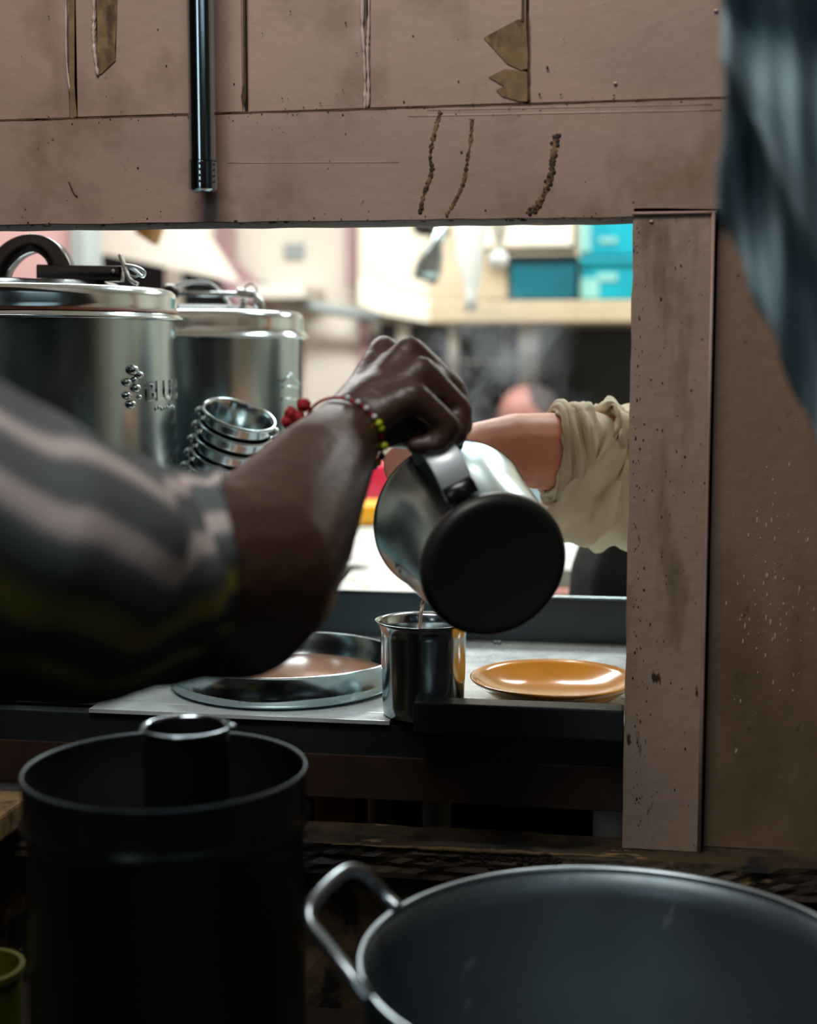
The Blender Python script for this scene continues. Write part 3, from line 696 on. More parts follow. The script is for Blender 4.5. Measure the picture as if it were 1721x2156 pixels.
wk_d = .86
wc = P(1300, 2023, wk_d); wr = 545/FPX*wk_d
wk = empty('large_wok', (wc.x, wc.y, BZ), 'wide empty grey metal wok with a strap handle at lower right', 'wok')
WH = wc.z-BZ; wb = Vector((wc.x, wc.y, BZ))
bm = bmesh.new()
lathe(bm, [(0, .001), (wr*.45, .001), (wr*.72, WH*.16), (wr*.9, WH*.45), (wr*.985, WH-.02), (wr-.001, WH-.002), (wr-.004, WH-.002), (wr*.965, WH-.02), (wr*.88, WH*.46), (wr*.7, WH*.19), (wr*.44, .008), (0, .006)], 128, wb)
done(bm, 'bowl', M['alu'], wk)
bm = bmesh.new(); tube(bm, [(wb.x+(wr-.001)*math.cos(2*math.pi*i/96), wb.y+(wr-.001)*math.sin(2*math.pi*i/96), wc.z) for i in range(96)], .0026, 10, True); done(bm, 'rolled_rim', M['alu_rim'], wk)
# handle in its own slightly lifted plane
def hpt(px, py, d=None, z=None): return PZ(px, py, z if z else wc.z)
hz = wc.z
bm = bmesh.new()
hp = [P(838, 1912, .888), P(812, 1888, .893), P(790, 1862, .893), P(765, 1838, .888), P(738, 1832, .882), P(712, 1845, .872), P(675, 1880, .856), P(653, 1912, .845), P(655, 1945, .838), P(680, 1980, .828), P(712, 2020, .815), P(745, 2062, .805), P(775, 2105, .80)]
tube(bm, [Vector(p) for p in smoothpath(hp, 5)], .0042, 12)
done(bm, 'handle', M['alu_rim'], wk)
# second handle on the far right side (off frame)
bm = bmesh.new(); tube(bm, [Vector(p) for p in smoothpath([wc+Vector((wr, -.05, 0)), wc+Vector((wr+.035, -.035, .012)), wc+Vector((wr+.035, .035, .012)), wc+Vector((wr, .05, 0))], 6)], .0042, 12); done(bm, 'handle', M['alu_rim'], wk)
# olive container lower left
oc = P(-42, 2110, 1.02)
oj = empty('plastic_tub', (oc.x, oc.y, BZ), 'dim olive yellow plastic tub at the lower left corner', 'tub')
bm = bmesh.new(); hh2 = max(.06, P(20, 2030, 1.02).z-BZ); lathe(bm, [(0, 0), (.024, 0), (.027, .003), (.030, hh2-.006), (.032, hh2-.005), (.032, hh2), (.0285, hh2), (.026, .004), (0, .004)], 40, (oc.x, oc.y, BZ)); sharp(done(bm, 'tub_body', M['olive'], oj))
bm = bmesh.new(); r_ = random.Random(9)
cpos = P(95, 2140, .99)

# ------------------------------------------------------------------ hanging cloth top right
cl = empty('hanging_cloth', PY(1640, 0, -.42), 'blurred blue-grey cloth hanging at the upper right', 'cloth')
bm = bmesh.new(); nu, nv = 60, 80; dcl = .72
def cloth_pt(u, v):
    left = 1527+6*math.sin(v*5); right = 2050
    px = left+(right-left)*u; yb_ = 470+ (px-1530)*2.35 if px < 1800 else 1105
    py = -420+(yb_+420)*v
    fold = .011*math.sin(u*23+v*4.0+1.2*math.sin(v*6))*(.4+.6*v)+.005*math.sin(u*41-v*9)+.022*math.exp(-((v-.62-.25*u)/.06)**2)-.02*math.exp(-((v-.5+.3*u)/.08)**2)
    return P(px, py, dcl-fold+.05*u)
vs = [[bm.verts.new(cloth_pt(i/nu, j/nv)) for j in range(nv+1)] for i in range(nu+1)]
for i in range(nu):
    for j in range(nv): bm.faces.new((vs[i][j], vs[i+1][j], vs[i+1][j+1], vs[i][j+1]))
o = done(bm, 'cloth_sheet', M['bluecloth'], cl); s = o.modifiers.new('thick', 'SOLIDIFY'); s.thickness = .003
bm = bmesh.new(); a_, b_ = P(1480, -425, dcl), P(2110, -425, dcl+.05); b_.z = a_.z = max(a_.z, b_.z); 
tube(bm, [a_, b_], .008, 12); tube(bm, [a_+Vector((.03, 0, 0)), Vector((a_.x+.03, a_.y, ZC))], .004, 8); tube(bm, [b_, Vector((b_.x, b_.y, ZC))], .004, 8); done(bm, 'hanging_rod', M['steel_dk'], cl)

# ------------------------------------------------------------------ people
def add_head(bm, c, s, face):   # s: head height, face: unit vector the face looks along
    f = Vector(face).normalized(); rt = Vector((f.y, -f.x, 0)).normalized(); up = Vector((0, 0, 1))
    q = Matrix((rt, f, up)).transposed().to_quaternion()
    def e(r_, fw, u_, rad): ball(bm, c+rt*r_*s+f*fw*s+up*u_*s, tuple(x*s for x in rad), 20, q)
    e(0, -.04, .12, (.33, .41, .38)); e(0, .06, -.1, (.28, .32, .36)); e(0, .17, -.36, (.16, .16, .11))
    e(0, .42, -.06, (.05, .09, .10)); e(0, .45, -.11, (.07, .06, .045)); e(0, .36, .05, (.24, .06, .05))
    for k in (-1, 1):
        e(k*.36, -.02, -.04, (.04, .09, .12)); e(k*.2, .26, -.14, (.1, .1, .08)); e(k*.12, .355, .0, (.06, .05, .035))
    e(0, .36, -.235, (.12, .06, .03)); e(0, .355, -.275, (.10, .06, .035))
def add_eyes(parent, c, s, face, m_w, m_d):
    f = Vector(face).normalized(); rt = Vector((f.y, -f.x, 0)).normalized()
    for k in (-1, 1):
        p = c+rt*k*.125*s+f*.375*s+Vector((0, 0, -.002)); bm = bmesh.new(); ball(bm, p, .055*s, 12); done(bm, 'eye', m_w, parent)
def hair_cap(parent, c, s, face, m):
    f = Vector(face).normalized(); rt = Vector((f.y, -f.x, 0)).normalized(); q = Matrix((rt, f, Vector((0, 0, 1)))).transposed().to_quaternion()
    bm = bmesh.new(); ball(bm, c-f*.08*s+Vector((0, 0, .17*s)), (.355*s, .42*s, .365*s), 28, q)
    ball(bm, c-f*.2*s+Vector((0, 0, -.02*s)), (.31*s, .25*s, .3*s), 24, q)
    done(bm, 'hair', m, parent)

# person one, front room, pouring -------------------------------------
p1 = empty('person', (-.62, -.78, 0), 'person at the left in a striped sleeve, reaching through the hatch to pour', 'person', 'people working around the hatch')
sh = P(-330, 1060, .64)                      # pouring shoulder
el = P(520, 1205, .865)
wr_ = P(728, 912, 1.065)
bm = bmesh.new()
capsule(bm, [sh, P(60, 1170, .72), P(300, 1212, .815), P(440, 1208, .838), el], [.062, .06, .056, .055, .056])
capsule(bm, [el, P(590, 1118, .92), P(655, 1015, .99), wr_], [.0575, .050, .041, .0285])
ball(bm, P(500, 1260, .86), .05, 16); ball(bm, P(545, 1330, .87), .026, 14)
# palm and fingers of the right hand, closed on the jug handle
idx = [P(808, 738, 1.125), P(915, 792, 1.150), P(962, 872, 1.138), P(905, 925, 1.120)]
mdl = [P(862, 742, 1.100), P(955, 822, 1.115), P(972, 895, 1.103), P(905, 935, 1.095)]
rng_ = [P(886, 782, 1.078), P(968, 862, 1.088), P(962, 915, 1.080), P(893, 938, 1.078)]
pnk = [P(872, 832, 1.058), P(945, 898, 1.066), P(925, 935, 1.065), P(872, 938, 1.066)]
k = 1/FPX*1.1
for fpts, fr in ((idx, (34, 30, 27, 23)), (mdl, (36, 31, 28, 24)), (rng_, (34, 29, 26, 22)), (pnk, (31, 27, 23, 20))):
    capsule(bm, fpts, [x*k for x in fr], 16)
    capsule(bm, [wr_+(fpts[0]-wr_)*.12, wr_.lerp(fpts[0], .55), fpts[0]], [.024, 42*k, fr[0]*k], 16)
capsule(bm, [wr_, P(800, 845, 1.08), P(868, 850, 1.088)], [.028, 64*k, 54*k], 16)
capsule(bm, [P(775, 905, 1.075), P(825, 893, 1.095), P(875, 890, 1.10), P(925, 880, 1.105)], [.019, 46*k, 42*k, 38*k], 16)
capsule(bm, [P(830, 775, 1.10), P(905, 810, 1.10)], [38*k, 44*k], 16)
capsule(bm, [P(780, 890, 1.10), P(840, 905, 1.145), P(905, 925, 1.162), P(955, 925, 1.15)], [.019, .0155, .0125, .0105], 16)
# torso, head, other arm, legs (mostly outside the picture)
ts = Vector((-.60, -.80, 0))
neck = Vector((-.585, -.70, 1.24)); shL = Vector((-.80, -.86, 1.20))
capsule(bm, [ts+Vector((0, 0, .80)), ts+Vector((.005, .02, .98)), ts+Vector((.01, .07, 1.13))], [.135, .12, .125])
for dx in (-.06, .06): capsule(bm, [ts+Vector((dx, 0, .78)), ts+Vector((dx, .02, .98)), ts+Vector((dx*1.3, .07, 1.12))], [.12, .105, .105])
capsule(bm, [shL, neck+Vector((0, -.04, -.03)), sh], [.062, .07, .066])
capsule(bm, [neck, neck+Vector((.01, .035, .08))], [.055, .052])
hc = neck+Vector((.015, .06, .185)); add_head(bm, hc, .215, (.35, 1, -.25))
capsule(bm, [shL, Vector((-.88, -.84, .98)), Vector((-.80, -.66, .86)), Vector((-.76, -.60, .82))], [.06, .046, .036, .028])
hb0 = Vector((-.75, -.575, .80)); capsule(bm, [Vector((-.76, -.60, .82)), hb0], [.03, .034])
for i in range(4): capsule(bm, [hb0, hb0+Vector((-.03+.02*i, .03, -.03)), hb0+Vector((-.03+.02*i, .035, -.065))], [.012, .010, .008])
capsule(bm, [hb0, hb0+Vector((.035, .005, -.02)), hb0+Vector((.042, .02, -.045))], [.013, .011, .009])
for dx in (-.09, .09): capsule(bm, [ts+Vector((dx, 0, .76)), ts+Vector((dx*1.1, .02, .42)), ts+Vector((dx*1.1, -.02, .07))], [.09, .06, .045]); 
for dx in (-.099, .099): capsule(bm, [ts+Vector((dx, -.03, .045)), ts+Vector((dx, .08, .035)), ts+Vector((dx, .15, .03))], [.04, .036, .028])
body1 = organic('body', bm, M['skin_dk'], p1, .0035, 6)
body1['label'] = 'deep brown arm and closed fist'
hair_cap(p1, hc, .215, (.35, 1, -.25), M['hair']); add_eyes(p1, hc, .215, (.35, 1, -.25), M['beadw'], None)
# striped sleeve: wide short sleeve, UV round the arm drives the stripes and the darker underside
def stripe_mat():
    m = mat('striped_sleeve_cloth', (84, 92, 94), .85, bump=.5, bscale=60); nt = m.node_tree; N = nt.nodes; L = nt.links; b = N['Principled BSDF']
    uv = N.new('ShaderNodeUVMap'); sp = N.new('ShaderNodeSeparateXYZ'); L.new(uv.outputs[0], sp.inputs[0])
    nz = N.new('ShaderNodeTexNoise'); nz.inputs['Scale'].default_value = 3; L.new(uv.outputs[0], nz.inputs['Vector'])
    ma = N.new('ShaderNodeMath'); ma.operation = 'MULTIPLY_ADD'; ma.inputs[1].default_value = .006; L.new(nz.outputs['Fac'], ma.inputs[0]); L.new(sp.outputs[0], ma.inputs[2])
    cr = N.new('ShaderNodeValToRGB'); L.new(ma.outputs[0], cr.inputs[0]); L.new(cr.outputs[0], b.inputs['Base Color'])
    cols = {'d': (46, 50, 50), 'g': (92, 100, 102), 'w': (196, 184, 182), 'y': (112, 105, 46), 'k': (30, 30, 28)}
    return m, cr, cols
sm, cr, cols = stripe_mat(); M['stripe'] = sm
STRIPES = [(0, 'y'), (.02, 'd'), (.04, 'k'), (.055, 'y'), (.075, 'k'), (.5, 'k'), (.7, 'd'), (.775, 'g'), (.795, 'g'), (.808, 'w'), (.822, 'w'), (.835, 'g'), (.882, 'g'), (.893, 'w'), (.912, 'w'), (.924, 'g'), (.962, 'd'), (.982, 'y')]
e0 = cr.color_ramp.elements; e0[0].position = 0; e0[0].color = (*lin(cols['d']), 1); e0.remove(e0[1])
for i, (p_, c_) in enumerate(STRIPES[1:]):
    e = e0.new(p_); e.color = (*lin(cols[c_]), 1)
cr.color_ramp.interpolation = 'CONSTANT' if False else 'LINEAR'
sl = [(-520, 1060, .62, .075), (-250, 1090, .66, .075), (-60, 1145, .70, .076), (60, 1180, .73, .073), (160, 1208, .765, .068), (230, 1214, .79, .0645), (300, 1212, .815, .0635), (400, 1208, .835, .0605), (450, 1207, .84, .0594), (478, 1206, .841, .059)]
pp_ = smoothpath([(*P(a, b, d), r) for a, b, d, r in sl], 8)
bm = bmesh.new(); rings = tube(bm, [Vector(q[:3]) for q in pp_], [q[3] for q in pp_], 72, uv=True, upv=Vector((-FWD.x, -FWD.y, 0)), caps=False)
r_ = random.Random(2)
for i, rg in enumerate(rings):
    cen = sum((v.co for v in rg), Vector())/len(rg); s_ = i/len(rings)
    for kk, v in enumerate(rg):
        a = 2*math.pi*kk/72
        f = 1+.03*math.sin(a*3+s_*12)+.02*math.sin(a*5-s_*19+1)+.015*math.sin(s_*42+a*2)*(1-s_)-.03*math.exp(-((s_-.66)/.03)**2)
        v.co = cen+(v.co-cen)*f
o = done(bm, 'sleeve', sm, p1); sd = o.modifiers.new('t', 'SOLIDIFY'); sd.thickness = .002; sd.offset = 1
o['label'] = 'short grey sleeve with white and yellow stripes'
bm = bmesh.new()
capsule(bm, [ts+Vector((0, 0, .76)), ts+Vector((.005, .02, .98)), ts+Vector((.01, .07, 1.12))], [.155, .138, .14])
for dx in (-.07, .07): capsule(bm, [ts+Vector((dx, 0, .74)), ts+Vector((dx, .02, .98)), ts+Vector((dx*1.3, .07, 1.12))], [.14, .122, .12])
capsule(bm, [shL+Vector((-.03, 0, -.06)), shL, neck+Vector((0, -.05, -.05)), neck.lerp(sh, .6)+Vector((-.03, -.03, -.02))], [.07, .075, .075, .062])
organic('shirt', bm, mat('grey_shirt', (84, 92, 94), .9, var=.15, bump=.4), p1, .006, 4)
bm = bmesh.new()
for dx in (-.09, .09): capsule(bm, [ts+Vector((dx, 0, .78)), ts+Vector((dx*1.1, .02, .42)), ts+Vector((dx*1.1, -.02, .1))], [.115, .08, .06])
organic('trousers', bm, M['denim'], p1, .007, 3)
# bracelet
bx = (P(790, 855, 1.085)-P(650, 1015, .985)).normalized(); bcn = wr_.lerp(P(655, 1015, .99), .06)
u_, v_, _ = frame(bx)
br = empty('bracelet', bcn); br.parent = p1; br.matrix_parent_inverse = wm(p1).inverted()
br_r = .0312
ringp = [bcn+br_r*(u_*math.cos(2*math.pi*i/40)+v_*math.sin(2*math.pi*i/40)) for i in range(40)]
bm = bmesh.new(); tube(bm, ringp, .0012, 8, True); done(bm, 'thread', M['red'], br)
# angle helper: which ring point is nearest a pixel
def toppx(p):
    q = p-CAM; d = q.dot(FWD); return 860.5+FPX*q.dot(RGT)/d, 1078-FPX*q.dot(UPV)/d, d
front = [(toppx(p), p) for p in [bcn+br_r*1.04*(u_*math.cos(2*math.pi*i/240)+v_*math.sin(2*math.pi*i/240)) for i in range(240)]]
front = [f for f in front if f[0][2] < toppx(bcn)[2]+.004]
def near(px, py): return min(front, key=lambda f: (f[0][0]-px)**2+(f[0][1]-py)**2)[1]
for (px, py, mm, s) in ((725, 862, 'beadw', .0022), (740, 872, 'beadw', .0022), (755, 880, 'beadw', .0024), (772, 890, 'beadw', .0022), (785, 898, 'beadg', .003), (795, 906, 'beadg', .0026), (804, 938, 'beadg', .0032), (806, 962, 'black', .003), (805, 982, 'beadg', .003), (798, 1000, 'beadw', .0028)):
    bm = bmesh.new(); ball(bm, near(px, py), s, 12); done(bm, 'bead', M[mm], br)
bm = bmesh.new(); r_ = random.Random(4)
tc0 = P(632, 862, 1.05)
for i in range(260):
    cpx, cpy, sp_ = r_.choice([(640, 852, 13), (612, 872, 15), (605, 890, 12), (628, 880, 14)])
    c0 = P(cpx, cpy, 1.045); dv = Vector((r_.gauss(0, 1), r_.gauss(0, 1), r_.gauss(0, 1))).normalized()*sp_/FPX*1.05*r_.uniform(.5, 1.1)
    tube(bm, [c0, c0+dv*.6, c0+dv*1.25], [.0013, .0010, .0006], 5)
for (cpx, cpy) in ((640, 853), (612, 873), (606, 888), (628, 880)): ball(bm, P(cpx, cpy, 1.045), .0052, 10)
o = done(bm, 'tuft', M['red'], br); o['kind'] = 'stuff'

# person two, kitchen side ---------------------------------------------
p2 = empty('person', (.16, .62, 0), 'person behind the post, rolled cream sleeve and bare forearm over the worktop', 'person', 'people working around the hatch')
d2 = 1.47
e2 = P(1470, 990, 1.50); w2 = P(985, 955, d2-.03)
bm = bmesh.new()
capsule(bm, [e2, P(1300, 965, 1.49), P(1190, 952, 1.475), P(1090, 948, 1.46), w2, P(950, 955, 1.43)], [.048, .046, .0420, .0385, .0300, .0285])
# hand reaching left behind the jug
hk = .0095
for i, (a, b, c_, e_) in enumerate([((915, 925), (872, 930), (838, 950), (818, 968)), ((912, 945), (865, 955), (835, 972), (818, 990)), ((908, 965), (868, 980), (842, 998), (828, 1012)), ((908, 985), (875, 1002), (855, 1018), (845, 1030))]):
    capsule(bm, [P(*q, 1.42-.004*i) for q in (a, b, c_, e_)], [hk*1.05, hk*.95, hk*.85, hk*.72])
    capsule(bm, [P(955, 955, 1.43), P(*a, 1.42)], [.022, hk*1.2])
capsule(bm, [P(960, 965, 1.42), P(920, 1005, 1.405), P(895, 1035, 1.40)], [.016, .0115, .0095])
S2 = Vector((.40, .60, 1.30))
capsule(bm, [e2, Vector((.26, .42, 1.28))], [.048, .056])
hips = Vector((.16, .66, .93))
for o_ in (-.07, 0, .07): capsule(bm, [hips+Vector((o_, 0, 0)), hips.lerp(S2, .5)+Vector((o_, 0, 0)), S2+Vector((o_, .0, -.04))], [.125, .11, .11])
capsule(bm, [Vector((.26, .46, 1.30)), S2+Vector((0, 0, .06)), Vector((.58, .66, 1.33))], [.058, .07, .06])
capsule(bm, [S2+Vector((0, -.02, .08)), S2+Vector((-.01, -.04, .17))], [.055, .052])
hc2 = S2+Vector((-.015, -.06, .28)); add_head(bm, hc2, .22, (-.4, -1, -.3))
capsule(bm, [Vector((.58, .66, 1.33)), Vector((.66, .60, 1.10)), Vector((.55, .42, .99)), Vector((.50, .36, .965))], [.056, .046, .034, .026])
h0 = Vector((.485, .335, .962)); capsule(bm, [Vector((.50, .36, .965)), h0], [.028, .03])
for i in range(4): capsule(bm, [h0, h0+Vector((-.05+.02*i, -.035, -.008)), h0+Vector((-.06+.024*i, -.065, -.018))], [.011, .009, .0075])
capsule(bm, [h0, h0+Vector((-.05, .0, -.008)), h0+Vector((-.068, -.015, -.014))], [.013, .011, .009])
body2 = organic('body', bm, M['skin_lt'], p2, .004, 4)
hair_cap(p2, hc2, .22, (-.4, -1, -.3), M['hair']); add_eyes(p2, hc2, .22, (-.4, -1, -.3), M['beadw'], None)
# rolled sleeve
slp = [(1158, 948, 1.470, .0440), (1176, 950, 1.472, .0500), (1195, 955, 1.475, .0570), (1212, 962, 1.478, .0530), (1228, 975, 1.480, .0640), (1255, 985, 1.485, .0700), (1300, 985, 1.49, .0680), (1370, 980, 1.50, .066), (1470, 985, 1.51, .068)]
pp_ = smoothpath([(*P(a, b+4, d), r) for a, b, d, r in slp], 7)
pp_.append((.25, .44, 1.27, .075)); pp_.append((.27, .47, 1.30, .08))
bm = bmesh.new(); rings = tube(bm, [Vector(q[:3]) for q in pp_], [q[3] for q in pp_], 64, caps=False)
for i, rg in enumerate(rings):
    cen = sum((v.co for v in rg), Vector())/len(rg); s_ = i/len(rings)
    for kk, v in enumerate(rg):
        a = 2*math.pi*kk/64
        f = 1+.05*math.sin(a*4+s_*30)*min(1, s_*2)+.035*math.sin(a*7-s_*50)+.05*math.sin(s_*60+a*3)*min(1, s_*2)
        v.co = cen+(v.co-cen)*f-Vector((0, 0, .012 if v.co.z < cen.z-.03 and i > 16 else 0))*min(1, (i-16)/10 if i > 16 else 0)
o = done(bm, 'sleeve', M['cream_cloth'], p2); sd = o.modifiers.new('t', 'SOLIDIFY'); sd.thickness = .0035
o['label'] = 'crumpled cream sleeve rolled up at the forearm'
# cuff folds: two rolled rings
bm = bmesh.new()
for (px, py, d, r, t) in ((1166, 951, 1.472, .0475, .0040), (1184, 956, 1.474, .0520, .0048), (1205, 962, 1.477, .0555, .0042)):
    c0 = P(px, py+4, d); ax = (P(1090, 948, 1.46)-P(1190, 952, 1.475)+Vector((0, 0, -.006*(px > 1180)))).normalized(); uu, vv, _ = frame(ax)
    tube(bm, [c0+r*(1+.05*math.sin(3*a_+px))*(uu*math.cos(a_)+vv*math.sin(a_))+ax*.003*math.sin(2*a_+1) for a_ in [2*math.pi*i/48 for i in range(48)]], t, 8, True)
done(bm, 'rolled_cuff', M['cream_cloth'], p2)
bm = bmesh.new()
for o_ in (-.08, 0, .08): capsule(bm, [hips+Vector((o_, 0, -.02)), hips.lerp(S2, .5)+Vector((o_, 0, 0)), S2+Vector((o_, .01, -.06))], [.15, .128, .128])
capsule(bm, [Vector((.30, .50, 1.30)), S2+Vector((0, .01, .03)), Vector((.60, .66, 1.31)), Vector((.655, .62, 1.2))], [.07, .085, .075, .068])
organic('shirt', bm, M['cream_cloth'], p2, .007, 4)
bm = bmesh.new()
capsule(bm, [hips+Vector((-.09, -.02, -.55)), hips+Vector((-.09, -.03, .03)), hips+Vector((-.02, -.03, .15)), hips+Vector((.05, -.02, .26))], [.16, .16, .15, .13]); capsule(bm, [hips+Vector((.09, -.02, -.55)), hips+Vector((.09, -.02, .0)), hips+Vector((.1, -.02, .15))], [.15, .15, .13])
for dx in (-.09, .11): capsule(bm, [hips+Vector((dx, 0, -.5)), Vector((hips.x+dx, hips.y, .10))], [.11, .07])
o = organic('apron', bm, M['dark_cloth'], p2, .008, 3); o['label'] = 'long black apron'
bm = bmesh.new()
for dx in (-.09, .11): capsule(bm, [Vector((hips.x+dx, hips.y+.02, .05)), Vector((hips.x+dx, hips.y-.12, .04))], [.05, .042])
organic('shoe', bm, M['black'], p2, .006, 3)
# distant person
p3c = P(1108, 892, 4.0)
p3 = empty('person', (p3c.x, p3c.y, 0), 'distant blurred person at the back of the kitchen, only the head in view', 'person', 'people working around the hatch')
bm = bmesh.new(); add_head(bm, p3c, .22, (-.8, -.6, -.2))
b3 = Vector((p3c.x, p3c.y, 0)); capsule(bm, [p3c+Vector((0, .02, -.08)), p3c+Vector((0, .03, -.16))], [.055, .06])
for o_ in (-.08, 0, .08): capsule(bm, [b3+Vector((o_, .06, p3c.z-.60)), b3+Vector((o_, .05, p3c.z-.26))], [.12, .10])
capsule(bm, [b3+Vector((-.2, .05, p3c.z-.22)), b3+Vector((.2, .05, p3c.z-.22))], [.05, .05])
for k_ in (-1, 1):
    capsule(bm, [b3+Vector((.2*k_, .05, p3c.z-.22)), b3+Vector((.25*k_, .0, .72)), b3+Vector((.12*k_, -.16, .66))], [.048, .038, .028])
    hh0 = b3+Vector((.12*k_, -.16, .66))
    for i in range(4): capsule(bm, [hh0, hh0+Vector((-.03+.02*i, -.07, -.01)), hh0+Vector((-.03+.02*i, -.11, -.03))], [.014, .010, .008])
    capsule(bm, [hh0, hh0+Vector((-.04*k_, -.04, 0)), hh0+Vector((-.05*k_, -.06, -.01))], [.012, .010, .008])
    capsule(bm, [b3+Vector((.09*k_, .05, .52)), b3+Vector((.1*k_, -.3, .5)), b3+Vector((.1*k_, -.3, .08))], [.085, .062, .045]); capsule(bm, [b3+Vector((.1*k_, -.3, .045)), b3+Vector((.1*k_, -.45, .035))], [.04, .035])
organic('body', bm, mat('pinkish_skin', (176, 124, 116), .5, var=.1), p3, .008, 3)
hair_cap(p3, p3c, .205, (-.8, -.6, -.2), mat('greying_hair', (92, 84, 84), .8, var=.2, bump=.5))
bm = bmesh.new()
for o_ in (-.09, 0, .09): capsule(bm, [b3+Vector((o_, .06, p3c.z-.60)), b3+Vector((o_, .05, p3c.z-.27))], [.14, .12])
capsule(bm, [b3+Vector((-.2, .05, p3c.z-.23)), b3+Vector((.2, .05, p3c.z-.23))], [.065, .065])
organic('shirt', bm, M['bluecloth'], p3, .01, 3)
st = empty('stool', b3+Vector((0, .05, 0)), 'low dark stool under the distant person', 'stool')
simple_box('seat', b3+Vector((-.18, -.1, .37)), b3+Vector((.18, .22, .40)), M['bench'], st, .004)
for a_ in (-.15, .15):
    for b_ in (-.07, .19): simple_box('leg', b3+Vector((a_-.015, .0+b_-.015, 0)), b3+Vector((a_+.015, b_+.015, .37)), M['bench'], st, .002)

# ------------------------------------------------------------------ kitchen background
def bgbox(name, x0, y0, x1, y1, Y, th, m, parent=None, bevel=.004, **kw):
    a, b = PY(x0, y0, Y), PY(x1, y1, Y)
    zt = (PY(x0, y0, Y).z+PY(x1, y0, Y).z)/2; zb = (PY(x0, y1, Y).z+PY(x1, y1, Y).z)/2
    return simple_box(name, (a.x, Y, zb), (PY(x1, (y0+y1)/2, Y).x, Y+th, zt), m, parent, bevel, **kw)
# left: pink side wall, grey post
pw = simple_box('trim_1', (PY(-500, 500, 2.2).x, 2.2, 0), (PY(155, 500, 2.2).x, 2.28, ZC), M['pink'], None, .002, kind='structure')
simple_box('trim_2', (PY(155, 500, 2.2).x, 2.18, 0), (PY(183, 500, 2.2).x, 2.30, ZC), M['greypaint'], None, .002, kind='structure')
# dark window band behind hood
def window(name, x0, y0, x1, y1, Y, bars, hb=()):
    wn = empty(name, PY(x0, y1, Y), kind='structure')
    bgbox('pane', x0, y0, x1, y1, Y, .02, M['glassdk'], wn, .001)
    for bx_, bw in bars: bgbox('frame', bx_, y0, bx_+bw, y1, Y-.03, .04, M['white'], wn, .003)
    for by_, bh in hb: bgbox('frame', x0, by_, x1, by_+bh, Y-.028, .035, M['white'], wn, .003)
    return wn
window('window_1', 183, 515, 492, 760, 3.36, [(346, 34)], [(700, 20)])
# pale sloping hood
hd = empty('extractor_hood', PY(300, 560, 2.9), 'pale sloping extractor hood high at the back left of the kitchen', 'hood')
bm = bmesh.new()
q = [PY(a, b, 2.88) for a, b in ((188, 440), (445, 440), (442, 505), (498, 594), (188, 528))]
for tri in ((0, 1, 2, 4), (4, 2, 3)): prism(bm, [(q[k_].x, q[k_].z) for k_ in tri], 2.84, 2.92)
done(bm, 'hood_body', M['white'], hd, smooth=False)
simple_box('flue', (q[0].x+.05, 2.85, q[0].z-.02), (q[1].x-.05, 2.91, ZC), M['white'], hd, .004)
# mauve trims
bgbox('trim_3', 441, 100, 486, 560, 3.3, .05, M['mauve'], None, kind='structure')
bm = bmesh.new(); q = [PY(a, b, 3.28) for a, b in ((441, 545), (486, 545), (560, 612), (560, 660), (500, 650))]; prism(bm, [(p.x, p.z) for p in q], 3.26, 3.34); bmesh.ops.triangulate(bm, faces=[f for f in bm.faces if len(f.verts) > 4])
o = done(bm, 'trim_4', M['mauve'], None, smooth=False); o['kind'] = 'structure'
bgbox('trim_5', 726, 100, 748, 600, 3.3, .05, M['mauve'], None, kind='structure')
bgbox('trim_6', 756, 672, 776, 960, 3.3, .05, M['mauve'], None, kind='structure')
bgbox('wall_socket', 598, 512, 640, 545, 3.385, .014, M['greypaint'], None, .003, label='small grey socket plate on the white back wall', cat='socket')
# sloping pale pipe on the wall
pi = empty('wall_pipe', PY(640, 640, 3.2), 'pale pipe sloping down along the back wall to the shelf', 'pipe')
bm = bmesh.new(); tube(bm, [PY(545, 600, 3.2), PY(660, 646, 3.2), PY(800, 668, 3.2)], .018, 12); done(bm, 'pipe_run', M['greypaint'], pi)
for px, py in ((600, 625), (740, 658)): q = PY(px, py, 3.2); simple_box('pipe_clip', q+Vector((-.01, 0, -.01)), q+Vector((.01, .2, .01)), M['greypaint'], pi, .001)
simple_box('ledge', (PY(500, 600, 3.1).x, 3.1, PY(520, 628, 3.1).z), (PY(640, 600, 3.1).x, 3.399, PY(520, 600, 3.1).z), M['white'], None, .004, label='short white ledge on the back wall left of the pipe', cat='ledge')
# rack of brown strip under ledge
# shelf with crates
SY = 2.7
bgbox('trim_7', 752, 100, 1700, 634, 3.2, .1, M['cream'], None, kind='structure')
bgbox('trim_10', 905, 100, 1700, 632, 3.165, .034, mat('beige_wall_board', (200, 186, 162), .6, var=.06, bump=.1), None, kind='structure')
she = empty('wall_shelf', PY(1050, 660, SY), 'long beige shelf board across the back of the kitchen', 'shelf')
bgbox('shelf_board', 905, 632, 1700, 678, SY, .45, M['tan'], she)
bm = bmesh.new(); q = [PY(a, b, SY) for a, b in ((752, 585), (800, 612), (905, 631), (905, 680), (800, 660), (752, 640))]; prism(bm, [(p.x, p.z) for p in q], SY+.02, SY+.45); bmesh.ops.triangulate(bm, faces=[f for f in bm.faces if len(f.verts) > 4]); done(bm, 'shelf_end', M['cream'], she, smooth=False)
def crate(x0, y0, x1, y1, Y, m, label, lid=None, prints=()):
    c = empty('crate', PY((x0+x1)/2, y1, Y), label, 'crate', 'teal crates on the back shelf'); bgbox('crate_body', x0, y0, x1, y1, Y, .25, m, c, .006)
    bgbox('crate_rim', x0-4, y0-3, x1+3, y0+9, Y-.012, .27, lid or m, c, .004)
    for (a, b, c2_, d_) in prints: bgbox('printed_label', a, b, c2_, d_, Y-.004, .006, M['teallt'], c, .001)
